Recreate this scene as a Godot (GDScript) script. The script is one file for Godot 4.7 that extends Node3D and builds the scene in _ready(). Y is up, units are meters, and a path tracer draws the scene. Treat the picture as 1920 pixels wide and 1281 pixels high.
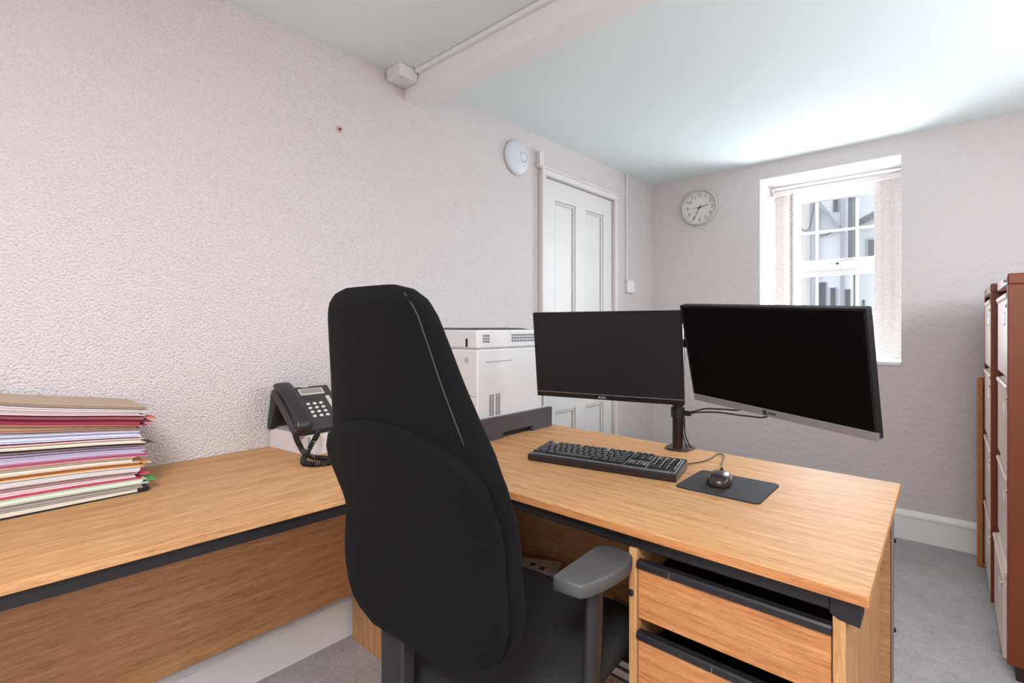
extends Node3D
# A small office: L-shaped oak-effect desks, black swivel chair, two monitors on a pole, files, phone and cabinets.
# Axes: x runs along the window wall, z comes out of the window wall (z = 0) towards the viewer, y is up.

var M := {}
var used := {}
const LW := -0.018              # the plaster wall on the door side runs slightly out of square: x = LW * z
const LTURN := PI / 2 - 0.018   # turn that makes a thing's own +z point out of that wall

func _ready() -> void:
	camera_and_light()
	materials()
	room()
	far_window()
	side_window()
	ceiling_lamp()
	door()
	outside()
	main_desk()
	return_desk()
	pedestal()
	cabinets()
	leaning_frame()
	chair()
	monitors()
	monitor_arm()
	keyboard()
	mouse_and_pad()
	printer()
	telephone()
	file_stack()
	wall_clock()
	wall_fittings()
	under_desk()

# ------------------------------------------------------------------ camera and light
func camera_and_light() -> void:
	var cam := Camera3D.new()
	cam.name = "camera"
	cam.projection = Camera3D.PROJECTION_FRUSTUM
	cam.near = 0.05
	cam.far = 200.0
	cam.size = 0.05 * 1281.0 / 930.0
	cam.frustum_offset = Vector2(0, -25.5 / 930.0 * 0.05)
	cam.position = Vector3(1.644, 1.143, 3.438)
	cam.rotation.y = atan2(0.6614, 0.7501)
	add_child(cam)
	cam.current = true

	var env := Environment.new()
	env.background_mode = Environment.BG_SKY
	var sky := Sky.new()
	var sm := ProceduralSkyMaterial.new()
	sm.sky_top_color = Color(0.87, 0.91, 1.0)
	sm.sky_horizon_color = Color(0.95, 0.97, 1.0)
	sm.ground_bottom_color = Color(0.5, 0.5, 0.5)
	sm.ground_horizon_color = Color(0.8, 0.8, 0.8)
	sm.sky_energy_multiplier = 1.4
	sm.ground_energy_multiplier = 0.8
	sky.sky_material = sm
	env.sky = sky
	env.tonemap_mode = Environment.TONE_MAPPER_LINEAR
	env.tonemap_exposure = 1.36
	env.sdfgi_enabled = true
	env.ssao_enabled = true
	env.ssil_enabled = true
	var we := WorldEnvironment.new()
	we.name = "world_environment"
	we.environment = env
	add_child(we)

	# daylight in the window that is seen
	area("window_daylight", Vector3(1.092, 1.515, -0.342), Vector2(0.59, 1.03), 1.9, Color(0.94, 0.97, 1.0), Vector3(0, PI, 0))
	# daylight in the window high in the side wall above the cabinets
	area("side_window_daylight", Vector3(2.562, 1.63, 1.40), Vector2(1.80, 0.46), 1.6, Color(0.95, 0.975, 1.0), Vector3(0, PI / 2, 0))

func area(called: String, at: Vector3, sz: Vector2, e: float, col: Color, turn: Vector3) -> void:
	var l := AreaLight3D.new()
	l.name = called
	l.area_size = sz
	l.light_energy = e
	l.light_color = col
	l.shadow_enabled = true
	l.area_range = 12.0
	l.area_attenuation = 2.0
	l.position = at
	l.rotation = turn
	add_child(l)

# ------------------------------------------------------------------ naming
func numbered(called: String) -> String:
	var n: int = used.get(called, 0)
	used[called] = n + 1
	return called if n == 0 else "%s_%03d" % [called, n]

func tag(o: Node3D, label: String, category: String, group := "") -> Node3D:
	o.set_meta("label", label)
	o.set_meta("category", category)
	if group != "":
		o.set_meta("group", group)
	return o

func thing(called: String, label: String, category: String, at := Vector3.ZERO, turn := 0.0, group := "") -> Node3D:
	var o := Node3D.new()
	o.name = numbered(called)
	o.position = at
	o.rotation.y = turn
	add_child(o)
	return tag(o, label, category, group)

func struct_root(called: String, label: String, category: String, at := Vector3.ZERO, turn := 0.0) -> Node3D:
	var o := thing(called, label, category, at, turn)
	o.set_meta("kind", "structure")
	return o

func build(st: SurfaceTool, called: String, m: Material, parent: Node = self) -> MeshInstance3D:
	st.generate_normals()
	st.set_material(m)
	return put(st.commit(), called, parent)

func put(mesh: Mesh, called: String, parent: Node = self) -> MeshInstance3D:
	var o := MeshInstance3D.new()
	o.name = numbered(called) if parent == self else called
	o.mesh = mesh
	o.cast_shadow = GeometryInstance3D.SHADOW_CASTING_SETTING_ON
	parent.add_child(o, true)
	return o

# a part given in room coordinates, under an unturned thing
func bw(st: SurfaceTool, called: String, m: Material, parent: Node3D) -> MeshInstance3D:
	var o := build(st, called, m, parent)
	o.position = -parent.position
	return o

# ------------------------------------------------------------------ shapes
func mb() -> SurfaceTool:
	var st := SurfaceTool.new()
	st.begin(Mesh.PRIMITIVE_TRIANGLES)
	return st

# puts closed, consistently wound triangles in, turned the right way round
func emit(st: SurfaceTool, t: PackedVector3Array, sg := -1) -> void:
	var v := 0.0
	var o := t[0]
	for i in range(0, t.size(), 3):
		v += (t[i] - o).dot((t[i + 1] - o).cross(t[i + 2] - o))
	st.set_smooth_group(sg)
	for i in range(0, t.size(), 3):
		st.add_vertex(t[i])
		if v > 0.0:
			st.add_vertex(t[i + 2])
			st.add_vertex(t[i + 1])
		else:
			st.add_vertex(t[i + 1])
			st.add_vertex(t[i + 2])

func q(t: PackedVector3Array, a: Vector3, b: Vector3, c: Vector3, d: Vector3) -> void:
	t.append_array([a, b, c, a, c, d])

func convex_face(st: SurfaceTool, p: Array, mid: Vector3) -> void:
	var a: Vector3 = p[0]
	var n: Vector3 = (p[1] - a).cross(p[2] - a)
	var out := n.dot(a - mid) > 0.0
	for i in range(1, p.size() - 1):
		st.add_vertex(a)
		st.add_vertex(p[i + 1] if out else p[i])
		st.add_vertex(p[i] if out else p[i + 1])

# a box with chamfered edges
func box(st: SurfaceTool, mid: Vector3, size: Vector3, bev := 0.002, basis := Basis.IDENTITY) -> void:
	st.set_smooth_group(-1)
	var h := size / 2
	var b: float = minf(bev, minf(h.x, minf(h.y, h.z)) * 0.9)
	var P := func(sx: int, sy: int, sz: int, ax: int) -> Vector3:
		var v := Vector3(sx * h.x, sy * h.y, sz * h.z)
		if ax != 0:
			v.x -= sx * b
		if ax != 1:
			v.y -= sy * b
		if ax != 2:
			v.z -= sz * b
		return mid + basis * v
	for s in [-1, 1]:
		convex_face(st, [P.call(s, -1, -1, 0), P.call(s, 1, -1, 0), P.call(s, 1, 1, 0), P.call(s, -1, 1, 0)], mid)
		convex_face(st, [P.call(-1, s, -1, 1), P.call(1, s, -1, 1), P.call(1, s, 1, 1), P.call(-1, s, 1, 1)], mid)
		convex_face(st, [P.call(-1, -1, s, 2), P.call(1, -1, s, 2), P.call(1, 1, s, 2), P.call(-1, 1, s, 2)], mid)
		for r in [-1, 1]:
			convex_face(st, [P.call(s, r, -1, 0), P.call(s, r, 1, 0), P.call(s, r, 1, 1), P.call(s, r, -1, 1)], mid)
			convex_face(st, [P.call(s, -1, r, 0), P.call(s, 1, r, 0), P.call(s, 1, r, 2), P.call(s, -1, r, 2)], mid)
			convex_face(st, [P.call(-1, s, r, 1), P.call(1, s, r, 1), P.call(1, s, r, 2), P.call(-1, s, r, 2)], mid)
			for k in [-1, 1]:
				convex_face(st, [P.call(s, r, k, 0), P.call(s, r, k, 1), P.call(s, r, k, 2)], mid)

# box from its two corners
func bx(st: SurfaceTool, a: Vector3, b: Vector3, bev := 0.002) -> void:
	box(st, (a + b) / 2, (b - a).abs(), bev)

# polygon in the plane of ux and uy, pushed along uz
func prism(st: SurfaceTool, poly: PackedVector2Array, o: Vector3, ux: Vector3, uy: Vector3, uz: Vector3, bev := 0.0) -> void:
	var t := PackedVector3Array()
	var idx := Geometry2D.triangulate_polygon(poly)
	var n := poly.size()
	var inner := PackedVector2Array()
	var c := Vector2.ZERO
	for p in poly:
		c += p / n
	for p in poly:
		inner.append(p - (p - c).normalized() * bev * 1.2)
	var clockwise := Geometry2D.is_polygon_clockwise(poly)
	var W := func(p: Vector2, d: float) -> Vector3:
		return o + ux * p.x + uy * p.y + uz.normalized() * d
	var D := uz.length()
	for i in range(0, idx.size(), 3):
		var a: Vector2 = inner[idx[i]]
		var b: Vector2 = inner[idx[i + 1]]
		var e: Vector2 = inner[idx[i + 2]]
		if (b - a).cross(e - a) < 0.0:
			var s := b
			b = e
			e = s
		t.append_array([W.call(a, 0.0), W.call(e, 0.0), W.call(b, 0.0)])
		t.append_array([W.call(a, D), W.call(b, D), W.call(e, D)])
	for i in n:
		var j := (i + 1) % n
		if clockwise:
			j = i
			i = (i + 1) % n
		if bev > 0.0:
			q(t, W.call(inner[i], 0.0), W.call(inner[j], 0.0), W.call(poly[j], bev), W.call(poly[i], bev))
			q(t, W.call(poly[i], bev), W.call(poly[j], bev), W.call(poly[j], D - bev), W.call(poly[i], D - bev))
			q(t, W.call(poly[i], D - bev), W.call(poly[j], D - bev), W.call(inner[j], D), W.call(inner[i], D))
		else:
			q(t, W.call(poly[i], 0.0), W.call(poly[j], 0.0), W.call(poly[j], D), W.call(poly[i], D))
	emit(st, t)

# rounded rectangle about the origin
func rrect(w: float, h: float, r: float, n := 5) -> PackedVector2Array:
	var p := PackedVector2Array()
	for k in 4:
		var c := Vector2((w / 2 - r) * [1, -1, -1, 1][k], (h / 2 - r) * [1, 1, -1, -1][k])
		for i in n + 1:
			var a := PI / 2 * (k + float(i) / n)
			p.append(c + Vector2(cos(a), sin(a)) * r)
	return p

func oval(w: float, h: float, n := 24) -> PackedVector2Array:
	var p := PackedVector2Array()
	for i in n:
		p.append(Vector2(cos(TAU * i / n) * w / 2, sin(TAU * i / n) * h / 2))
	return p

# loops of an outline drawn in and lifted: rings = [[inset, lift], ...]; where(u, v, lift) gives the point
func pad(st: SurfaceTool, outline: PackedVector2Array, rings: Array, where: Callable, sg := 1, inner := [0.66, 0.33]) -> void:
	var n := outline.size()
	var c := Vector2.ZERO
	for p in outline:
		c += p / n
	var loops := []
	for k in range(inner.size() - 1, -1, -1):
		loops.append([rings[0][0], rings[0][1], inner[k]])
	for r in rings:
		loops.append([r[0], r[1], 1.0])
	for k in inner.size():
		loops.append([rings[-1][0], rings[-1][1], inner[k]])
	var t := PackedVector3Array()
	var pts := []
	for l in loops:
		var row := PackedVector3Array()
		for p in outline:
			var d := p - c
			var e: Vector2 = c + d.normalized() * maxf(d.length() - l[0], 0.0) * l[2]
			row.append(where.call(e.x, e.y, l[1]))
		pts.append(row)
	for k in pts.size() - 1:
		for i in n:
			var j := (i + 1) % n
			q(t, pts[k][i], pts[k][j], pts[k + 1][j], pts[k + 1][i])
	var c0: Vector3 = where.call(c.x, c.y, rings[0][1])
	var c1: Vector3 = where.call(c.x, c.y, rings[-1][1])
	for i in n:
		var j := (i + 1) % n
		t.append_array([c0, pts[0][j], pts[0][i]])
		t.append_array([c1, pts[-1][i], pts[-1][j]])
	emit(st, t, sg)

func tube(st: SurfaceTool, pts: Array, r: float, sides := 8, sg := 1) -> void:
	var t := PackedVector3Array()
	var rows := []
	var nrm := Vector3.ZERO
	for i in pts.size():
		var d: Vector3 = (pts[mini(i + 1, pts.size() - 1)] - pts[maxi(i - 1, 0)]).normalized()
		if i == 0:
			nrm = d.cross(Vector3.UP if absf(d.y) < 0.9 else Vector3.RIGHT).normalized()
		else:
			nrm = (nrm - d * nrm.dot(d)).normalized()
		var bi := d.cross(nrm)
		var row := PackedVector3Array()
		for k in sides:
			row.append(pts[i] + (nrm * cos(TAU * k / sides) + bi * sin(TAU * k / sides)) * r)
		rows.append(row)
	for i in rows.size() - 1:
		for k in sides:
			var j := (k + 1) % sides
			q(t, rows[i][k], rows[i][j], rows[i + 1][j], rows[i + 1][k])
	for k in range(1, sides - 1):
		t.append_array([rows[0][0], rows[0][k + 1], rows[0][k]])
		t.append_array([rows[-1][0], rows[-1][k], rows[-1][k + 1]])
	emit(st, t, sg)

# profile of [radius, height] pairs turned about the own y axis of xf
func lathe(st: SurfaceTool, prof: Array, xf: Transform3D, sides := 32, sharp := true) -> void:
	for i in prof.size() - 1:
		st.set_smooth_group(10 + i if sharp else 1)
		for k in sides:
			var a := TAU * k / sides
			var b := TAU * (k + 1) / sides
			var A: Vector3 = xf * Vector3(cos(a) * prof[i][0], prof[i][1], sin(a) * prof[i][0])
			var B: Vector3 = xf * Vector3(cos(b) * prof[i][0], prof[i][1], sin(b) * prof[i][0])
			var Cc: Vector3 = xf * Vector3(cos(b) * prof[i + 1][0], prof[i + 1][1], sin(b) * prof[i + 1][0])
			var D: Vector3 = xf * Vector3(cos(a) * prof[i + 1][0], prof[i + 1][1], sin(a) * prof[i + 1][0])
			if prof[i][0] > 0.0:
				for v in [A, B, Cc]:
					st.add_vertex(v)
			if prof[i + 1][0] > 0.0:
				for v in [A, Cc, D]:
					st.add_vertex(v)

func smooth_path(p: Array, per := 6) -> Array:
	var out := []
	for i in p.size() - 1:
		var a: Vector3 = p[maxi(i - 1, 0)]
		var b: Vector3 = p[i]
		var c: Vector3 = p[i + 1]
		var d: Vector3 = p[mini(i + 2, p.size() - 1)]
		for k in per:
			out.append(b.cubic_interpolate(c, a, d, float(k) / per))
	out.append(p[-1])
	return out

func lettering(words: String, height: float, depth: float, m: Material, parent: Node3D, called: String, xf: Transform3D, font_name := "Droid Sans", weight := 400) -> MeshInstance3D:
	var f := SystemFont.new()
	f.font_names = PackedStringArray([font_name])
	f.font_weight = weight
	var tm := TextMesh.new()
	tm.text = words
	tm.font = f
	tm.font_size = 32
	tm.pixel_size = height / 23.0
	tm.depth = depth
	tm.curve_step = 4.0
	tm.material = m
	var o := put(tm, called, parent)
	o.transform = xf
	return o

# ------------------------------------------------------------------ materials
func c8(r: float, g: float, b: float) -> Color:
	return Color(r / 255.0, g / 255.0, b / 255.0)

func noise_image(seed_: int, freq: float, oct: int, size: int, repeats := true) -> Image:
	var n := FastNoiseLite.new()
	n.seed = seed_
	n.noise_type = FastNoiseLite.TYPE_SIMPLEX_SMOOTH
	n.frequency = freq
	n.fractal_octaves = oct
	n.fractal_type = FastNoiseLite.FRACTAL_FBM if oct > 1 else FastNoiseLite.FRACTAL_NONE
	var im := n.get_seamless_image(size, size) if repeats else n.get_image(size, size)
	im.convert(Image.FORMAT_L8)
	return im

# blend of several noises, given as [image, weight], through a list of colours
func blend_texture(parts: Array, cols: Array, size: int, contrast := 1.0) -> ImageTexture:
	var out := Image.create_empty(size, size, false, Image.FORMAT_RGB8)
	var data := PackedByteArray()
	data.resize(size * size * 3)
	var bytes := []
	var total := 0.0
	for p in parts:
		bytes.append(p[0].get_data())
		total += p[1]
	var last := cols.size() - 1
	for i in size * size:
		var v := 0.0
		for k in parts.size():
			v += bytes[k][i] * parts[k][1]
		v = clampf((v / 255.0 / total - 0.5) * contrast + 0.5, 0.0, 0.9999) * last
		var j := int(v)
		var c: Color = cols[j].lerp(cols[j + 1], v - j)
		data[i * 3] = int(c.r * 255.0)
		data[i * 3 + 1] = int(c.g * 255.0)
		data[i * 3 + 2] = int(c.b * 255.0)
	out.set_data(size, size, false, Image.FORMAT_RGB8, data)
	return ImageTexture.create_from_image(out)

func bump(im: Image, strength: float) -> ImageTexture:
	# a border taken from the opposite edges keeps the relief seamless when it repeats
	var w := im.get_width()
	var h := im.get_height()
	var b := Image.create_empty(w + 4, h + 4, false, im.get_format())
	for dx in [-w, 0, w]:
		for dy in [-h, 0, h]:
			b.blit_rect(im, Rect2i(0, 0, w, h), Vector2i(2 + dx, 2 + dy))
	b.convert(Image.FORMAT_RGBA8)
	b.bump_map_to_normal_map(strength)
	return ImageTexture.create_from_image(b.get_region(Rect2i(2, 2, w, h)))

func mat(called: String, col: Color, rough := 0.5, metal := 0.0, spec := 0.5) -> StandardMaterial3D:
	var m := StandardMaterial3D.new()
	m.resource_name = called
	m.albedo_color = col
	m.roughness = rough
	m.metallic = metal
	m.metallic_specular = spec
	M[called] = m
	return m

func tri_map(m: StandardMaterial3D, scale: Vector3, albedo: Texture2D = null, normal: Texture2D = null, ns := 1.0) -> void:
	m.uv1_triplanar = true
	m.uv1_scale = scale
	m.uv1_triplanar_sharpness = 8.0
	if albedo:
		m.albedo_texture = albedo
	if normal:
		m.normal_enabled = true
		m.normal_texture = normal
		m.normal_scale = ns

func materials() -> void:
	var coarse := noise_image(11, 0.012, 3, 512)
	var middle := noise_image(12, 0.05, 3, 512)
	var fine := noise_image(13, 0.16, 3, 512)
	var grit := noise_image(14, 0.45, 2, 512)
	# oak-effect laminate, the grain along x, y or z
	var wood := blend_texture([[coarse, 0.9], [middle, 1.0], [fine, 1.2], [grit, 0.6]], [c8(160, 109, 66), c8(194, 142, 92), c8(210, 160, 110), c8(222, 176, 126)], 512, 2.0)
	for k in 3:
		var s: Vector3 = [Vector3(0.42, 6.5, 6.5), Vector3(6.5, 0.42, 6.5), Vector3(6.5, 6.5, 0.42)][k]
		var m := mat("wood_" + ["x", "y", "z"][k], Color(1, 1, 1), 0.56, 0.0, 0.4)
		tri_map(m, s, wood)
	tri_map(mat("drawer_wood", Color(1, 1, 1), 0.45), Vector3(0.5, 8.0, 8.0), blend_texture([[coarse, 1.1], [middle, 1.0], [fine, 1.2], [grit, 0.4]], [c8(160, 98, 54), c8(190, 124, 72), c8(206, 142, 88), c8(218, 158, 104)], 512, 1.9))
	tri_map(mat("panel_z", Color(1, 1, 1), 0.5), Vector3(6.5, 6.5, 0.45), wood)
	tri_map(mat("panel_x", Color(1, 1, 1), 0.5), Vector3(0.45, 6.5, 6.5), wood)
	tri_map(mat("edge_z", Color(1, 1, 1), 0.45), Vector3(8.0, 8.0, 0.6), wood)
	tri_map(mat("frame_wood", Color(1, 1, 1), 0.4), Vector3(6.0, 0.8, 6.0), blend_texture([[middle, 1.0], [fine, 1.0]], [c8(150, 90, 44), c8(190, 126, 68), c8(206, 146, 86)], 512, 1.7))
	# plaster and paint
	var stucco_h := noise_image(21, 0.20, 3, 2048, false)   # one tile covers the whole wall
	var stucco := bump(stucco_h, 2.6)
	var soft := bump(noise_image(22, 0.075, 4, 1024, false), 1.8)
	tri_map(mat("stucco", c8(211, 204, 202), 0.75, 0.0, 0.35), Vector3(0.285, 0.285, 0.285), null, stucco, 1.1)
	tri_map(mat("plaster", c8(211, 204, 202), 0.7, 0.0, 0.35), Vector3(0.285, 0.285, 0.285), null, soft, 0.4)
	tri_map(mat("ceiling_paint", Color(0.905, 0.94, 0.94), 0.8, 0.0, 0.3), Vector3(1.0, 1.0, 1.0))
	tri_map(mat("beam_paint", Color(0.93, 0.935, 0.935), 0.6, 0.0, 0.35), Vector3(1.0, 1.0, 1.0))
	mat("white_gloss", c8(240, 240, 237), 0.35)
	mat("door_paint", c8(214, 213, 209), 0.42)
	mat("casing_paint", c8(216, 210, 208), 0.45)
	mat("upvc", c8(218, 218, 217), 0.35)
	mat("white_plastic", c8(232, 231, 229), 0.4)
	mat("detector_white", c8(208, 210, 214), 0.4)
	mat("detector_ring", c8(150, 151, 156), 0.5)
	mat("switch_plastic", c8(230, 226, 223), 0.35)
	# carpet
	var carpet := blend_texture([[coarse, 0.45], [middle, 0.5], [fine, 0.7], [grit, 1.6]], [c8(144, 139, 138), c8(172, 167, 166), c8(186, 181, 180), c8(198, 193, 192)], 512, 2.0)
	var cm := mat("carpet", Color(1, 1, 1), 0.95, 0.0, 0.1)
	tri_map(cm, Vector3(1.1, 1.1, 1.1), carpet, bump(grit, 4.0), 0.8)
	cm.rim_enabled = true
	cm.rim = 0.25
	# metals, plastics
	mat("black_steel", c8(32, 29, 31), 0.42)
	mat("black_plastic", c8(26, 25, 26), 0.38)
	mat("grip_plastic", c8(36, 34, 35), 0.35)
	mat("arm_pole", c8(44, 32, 31), 0.3, 0.3)
	mat("arm_base", c8(70, 62, 61), 0.35, 0.5)
	mat("screw", c8(40, 38, 38), 0.35, 0.6)
	mat("edge_metal", c8(170, 168, 165), 0.35, 0.7)
	# chair
	var weave := noise_image(31, 0.5, 2, 512)
	var fab := mat("chair_fabric", c8(15, 14, 15), 0.9, 0.0, 0.25)
	tri_map(fab, Vector3(9, 9, 9), null, bump(weave, 3.0), 0.6)
	fab.rim_enabled = true
	fab.rim = 0.12
	tri_map(mat("seat_fabric", c8(46, 45, 46), 0.6, 0.0, 0.4), Vector3(9, 9, 9), null, bump(weave, 4.0), 0.7)
	tri_map(mat("arm_pad", c8(78, 78, 76), 0.5), Vector3(14, 14, 14))
	mat("chair_plastic", c8(42, 41, 42), 0.45)
	mat("piping", c8(54, 52, 52), 0.7)
	# monitors
	mat("screen_matt", c8(38, 37, 39), 0.4, 0.0, 0.3)
	mat("screen_black", c8(5, 5, 6), 0.55, 0.0, 0.2)
	mat("bezel_black", c8(22, 19, 20), 0.3)
	mat("bezel_top", c8(34, 30, 31), 0.5, 0.0, 0.25)
	mat("bezel_silver", c8(126, 126, 128), 0.45, 0.0)
	mat("logo_pale", c8(205, 200, 196), 0.4)
	mat("logo_dark", c8(48, 44, 45), 0.5)
	# keyboard, mouse
	mat("keyboard_case", c8(36, 32, 33), 0.3)
	mat("keyboard_deck", c8(118, 115, 115), 0.4)
	mat("keycap", c8(34, 32, 33), 0.25)
	mat("mouse_shell", c8(52, 42, 40), 0.25)
	mat("mouse_side", c8(120, 116, 116), 0.3, 0.4)
	tri_map(mat("mouse_mat", c8(50, 50, 52), 0.75), Vector3(10, 10, 10), null, bump(weave, 2.0), 0.4)
	mat("rubber", c8(20, 20, 20), 0.8)
	mat("cable", c8(30, 28, 29), 0.5)
	# printer
	mat("printer_white", c8(224, 224, 223), 0.4)
	mat("printer_line", c8(150, 150, 149), 0.5)
	mat("printer_button", c8(190, 190, 189), 0.5)
	mat("printer_vent", c8(120, 120, 122), 0.6)
	mat("printer_dark", c8(74, 73, 78), 0.4)
	mat("dark_hole", c8(18, 18, 18), 0.7)
	# telephone
	mat("phone_body", c8(62, 56, 56), 0.42)
	mat("phone_handset", c8(48, 43, 43), 0.36)
	mat("phone_stand", c8(26, 23, 23), 0.45)
	mat("phone_key", c8(222, 216, 212), 0.4)
	mat("phone_lcd", c8(150, 144, 132), 0.25)
	mat("phone_strip", c8(206, 200, 196), 0.45)
	mat("coil", c8(26, 24, 24), 0.3)
	var card := blend_texture([[middle, 1.0], [grit, 0.5]], [c8(214, 204, 202), c8(226, 218, 216), c8(232, 226, 224)], 512, 1.2)
	tri_map(mat("white_card", Color(1, 1, 1), 0.7), Vector3(3, 3, 3), card)
	# filing cabinets
	tri_map(mat("cabinet_brown", c8(124, 57, 22), 0.4), Vector3(3, 3, 3))
	mat("cabinet_cream", c8(214, 190, 178), 0.33)
	mat("cabinet_plinth", c8(44, 30, 26), 0.5)
	mat("label_card", c8(240, 236, 230), 0.5)
	mat("chrome", c8(210, 208, 206), 0.18, 0.9)
	tri_map(mat("cork", c8(176, 130, 88), 0.9), Vector3(4, 4, 4), card)
	# clock
	mat("clock_rim", c8(206, 205, 202), 0.35, 0.3)
	mat("clock_face", c8(222, 218, 214), 0.55)
	mat("clock_ink", c8(112, 106, 104), 0.6)
	mat("clock_hand", c8(34, 32, 32), 0.5)
	mat("hinge_brown", c8(84, 58, 50), 0.4, 0.5)
	mat("plug_pink", c8(206, 172, 168), 0.6)
	mat("plug_hole", c8(112, 72, 68), 0.8)
	var glass := mat("window_glass", Color(0.94, 0.97, 1.0, 0.05), 0.02)
	glass.transparency = BaseMaterial3D.TRANSPARENCY_ALPHA
	# blind cloth with an embossed scallop
	var sc := Image.create_empty(128, 128, false, Image.FORMAT_L8)
	for y in 128:
		for x in 128:
			var u := (x % 64) / 64.0 - 0.5
			var v := fposmod(y / 16.0 - u * u * 4.0, 1.0)
			var g := 0.5 + 0.5 * cos(TAU * v)
			sc.set_pixel(x, y, Color(g, g, g))
	var bl := mat("blind_cloth", c8(228, 222, 218), 0.7, 0.0, 0.3)
	tri_map(bl, Vector3(12, 8, 12), null, bump(sc, 5.0), 0.8)
	bl.backlight_enabled = true
	bl.backlight = Color(0.35, 0.34, 0.33)
	mat("blind_rail", c8(230, 228, 226), 0.4)
	# outside
	mat("render_white", c8(214, 213, 211), 0.9)
	mat("render_beige", c8(196, 188, 178), 0.9)
	mat("render_grey", c8(150, 149, 148), 0.9)
	mat("slate", c8(96, 96, 98), 0.8)
	mat("dark_pane", c8(44, 44, 46), 0.7, 0.0, 0.2)
	mat("pipe_dark", c8(72, 72, 74), 0.5)

# ------------------------------------------------------------------ room shell
func ceil_y(z: float) -> float:
	return 2.196 - 0.010 * z

func room() -> void:
	var st := mb()
	bx(st, Vector3(-0.4, -0.12, -0.5), Vector3(2.75, 0.0, 5.0), 0.0005)
	var f := build(st, "floor", M.carpet)
	tag(f, "worn grey cut-pile carpet over the whole floor", "carpet").set_meta("kind", "structure")
	# ceiling: a slab that drops slightly towards the near end
	st = mb()
	var prof := PackedVector2Array([Vector2(-0.45, ceil_y(-0.45)), Vector2(5.0, ceil_y(5.0)), Vector2(5.0, 2.42), Vector2(-0.45, 2.42)])
	prism(st, prof, Vector3(-0.4, 0, 0), Vector3(0, 0, 1), Vector3(0, 1, 0), Vector3(3.15, 0, 0))
	tag(build(st, "ceiling", M.ceiling_paint), "white painted ceiling crossed by one boxed beam", "ceiling").set_meta("kind", "structure")
	# boxed beam
	st = mb()
	bx(st, Vector3(-0.05, 2.078, 2.093), Vector3(2.45, 2.20, 2.197), 0.004)
	tag(build(st, "trim_1", M.beam_paint), "white boxed beam running across the ceiling", "beam").set_meta("kind", "structure")
	# wall with the door: solid on both sides of the opening and above it
	st = mb()
	wall_piece(st, 1.292, 4.95, 0.0, 2.30)
	wall_piece(st, -0.45, 0.545, 0.0, 2.30)
	wall_piece(st, 0.545, 1.292, 1.985, 2.30)
	tag(build(st, "wall_left", M.stucco), "pinkish white wall of rough trowelled plaster beside the desk", "wall").set_meta("kind", "structure")
	# window wall
	st = mb()
	bx(st, Vector3(-0.3, 0, -0.45), Vector3(0.733, 2.30, 0), 0.00005)
	bx(st, Vector3(1.447, 0, -0.45), Vector3(2.75, 2.30, 0), 0.00005)
	bx(st, Vector3(0.733, 0, -0.45), Vector3(1.447, 0.945, 0), 0.00005)
	bx(st, Vector3(0.733, 2.092, -0.45), Vector3(1.447, 2.30, 0), 0.00005)
	tag(build(st, "wall_back", M.plaster), "pinkish white plaster wall with the recessed window and clock", "wall").set_meta("kind", "structure")
	# side wall behind the cabinets, with a window out of the picture
	st = mb()
	bx(st, Vector3(2.45, 0, -0.45), Vector3(2.75, 2.30, 0.45), 0.00005)
	bx(st, Vector3(2.45, 0, 2.35), Vector3(2.75, 2.30, 5.0), 0.00005)
	bx(st, Vector3(2.45, 0, 0.45), Vector3(2.75, 1.36, 2.35), 0.00005)
	bx(st, Vector3(2.45, 1.90, 0.45), Vector3(2.75, 2.30, 2.35), 0.00005)
	tag(build(st, "wall_right", M.plaster), "plaster side wall behind the filing cabinets", "wall").set_meta("kind", "structure")
	st = mb()
	bx(st, Vector3(-0.4, 0, 4.70), Vector3(2.75, 2.30, 4.95), 0.00005)
	tag(build(st, "wall_front", M.plaster), "plaster end wall facing the window wall", "wall").set_meta("kind", "structure")
	# skirting boards: a flat board with a rounded bead on top
	var p := PackedVector2Array([Vector2(0, 0), Vector2(0.018, 0), Vector2(0.018, 0.118), Vector2(0.021, 0.124), Vector2(0.021, 0.134), Vector2(0.016, 0.141), Vector2(0.009, 0.146), Vector2(0.006, 0.156), Vector2(0, 0.156)])
	st = mb()
	prism(st, p, Vector3(0.0, 0, 0), Vector3(0, 0, 1), Vector3(0, 1, 0), Vector3(2.45, 0, 0))
	tag(build(st, "baseboard_back", M.white_gloss), "white moulded skirting board under the window", "skirting").set_meta("kind", "structure")
	st = mb()
	for r in [[1.34, 4.7], [0.0, 0.49]]:
		prism(st, p, Vector3(LW * r[0], 0, r[0]), Vector3(1, 0, 0), Vector3(0, 1, 0), Vector3(LW * (r[1] - r[0]), 0, r[1] - r[0]))
	tag(build(st, "baseboard_left", M.white_gloss), "white moulded skirting board along the rough plaster wall", "skirting").set_meta("kind", "structure")

func wall_piece(st: SurfaceTool, z0: float, z1: float, y0: float, y1: float) -> void:
	prism(st, PackedVector2Array([Vector2(LW * z0, z0), Vector2(LW * z1, z1), Vector2(LW * z1 - 0.25, z1), Vector2(LW * z0 - 0.25, z0)]), Vector3(0, y0, 0), Vector3(1, 0, 0), Vector3(0, 0, 1), Vector3(0, y1 - y0, 0))

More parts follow.
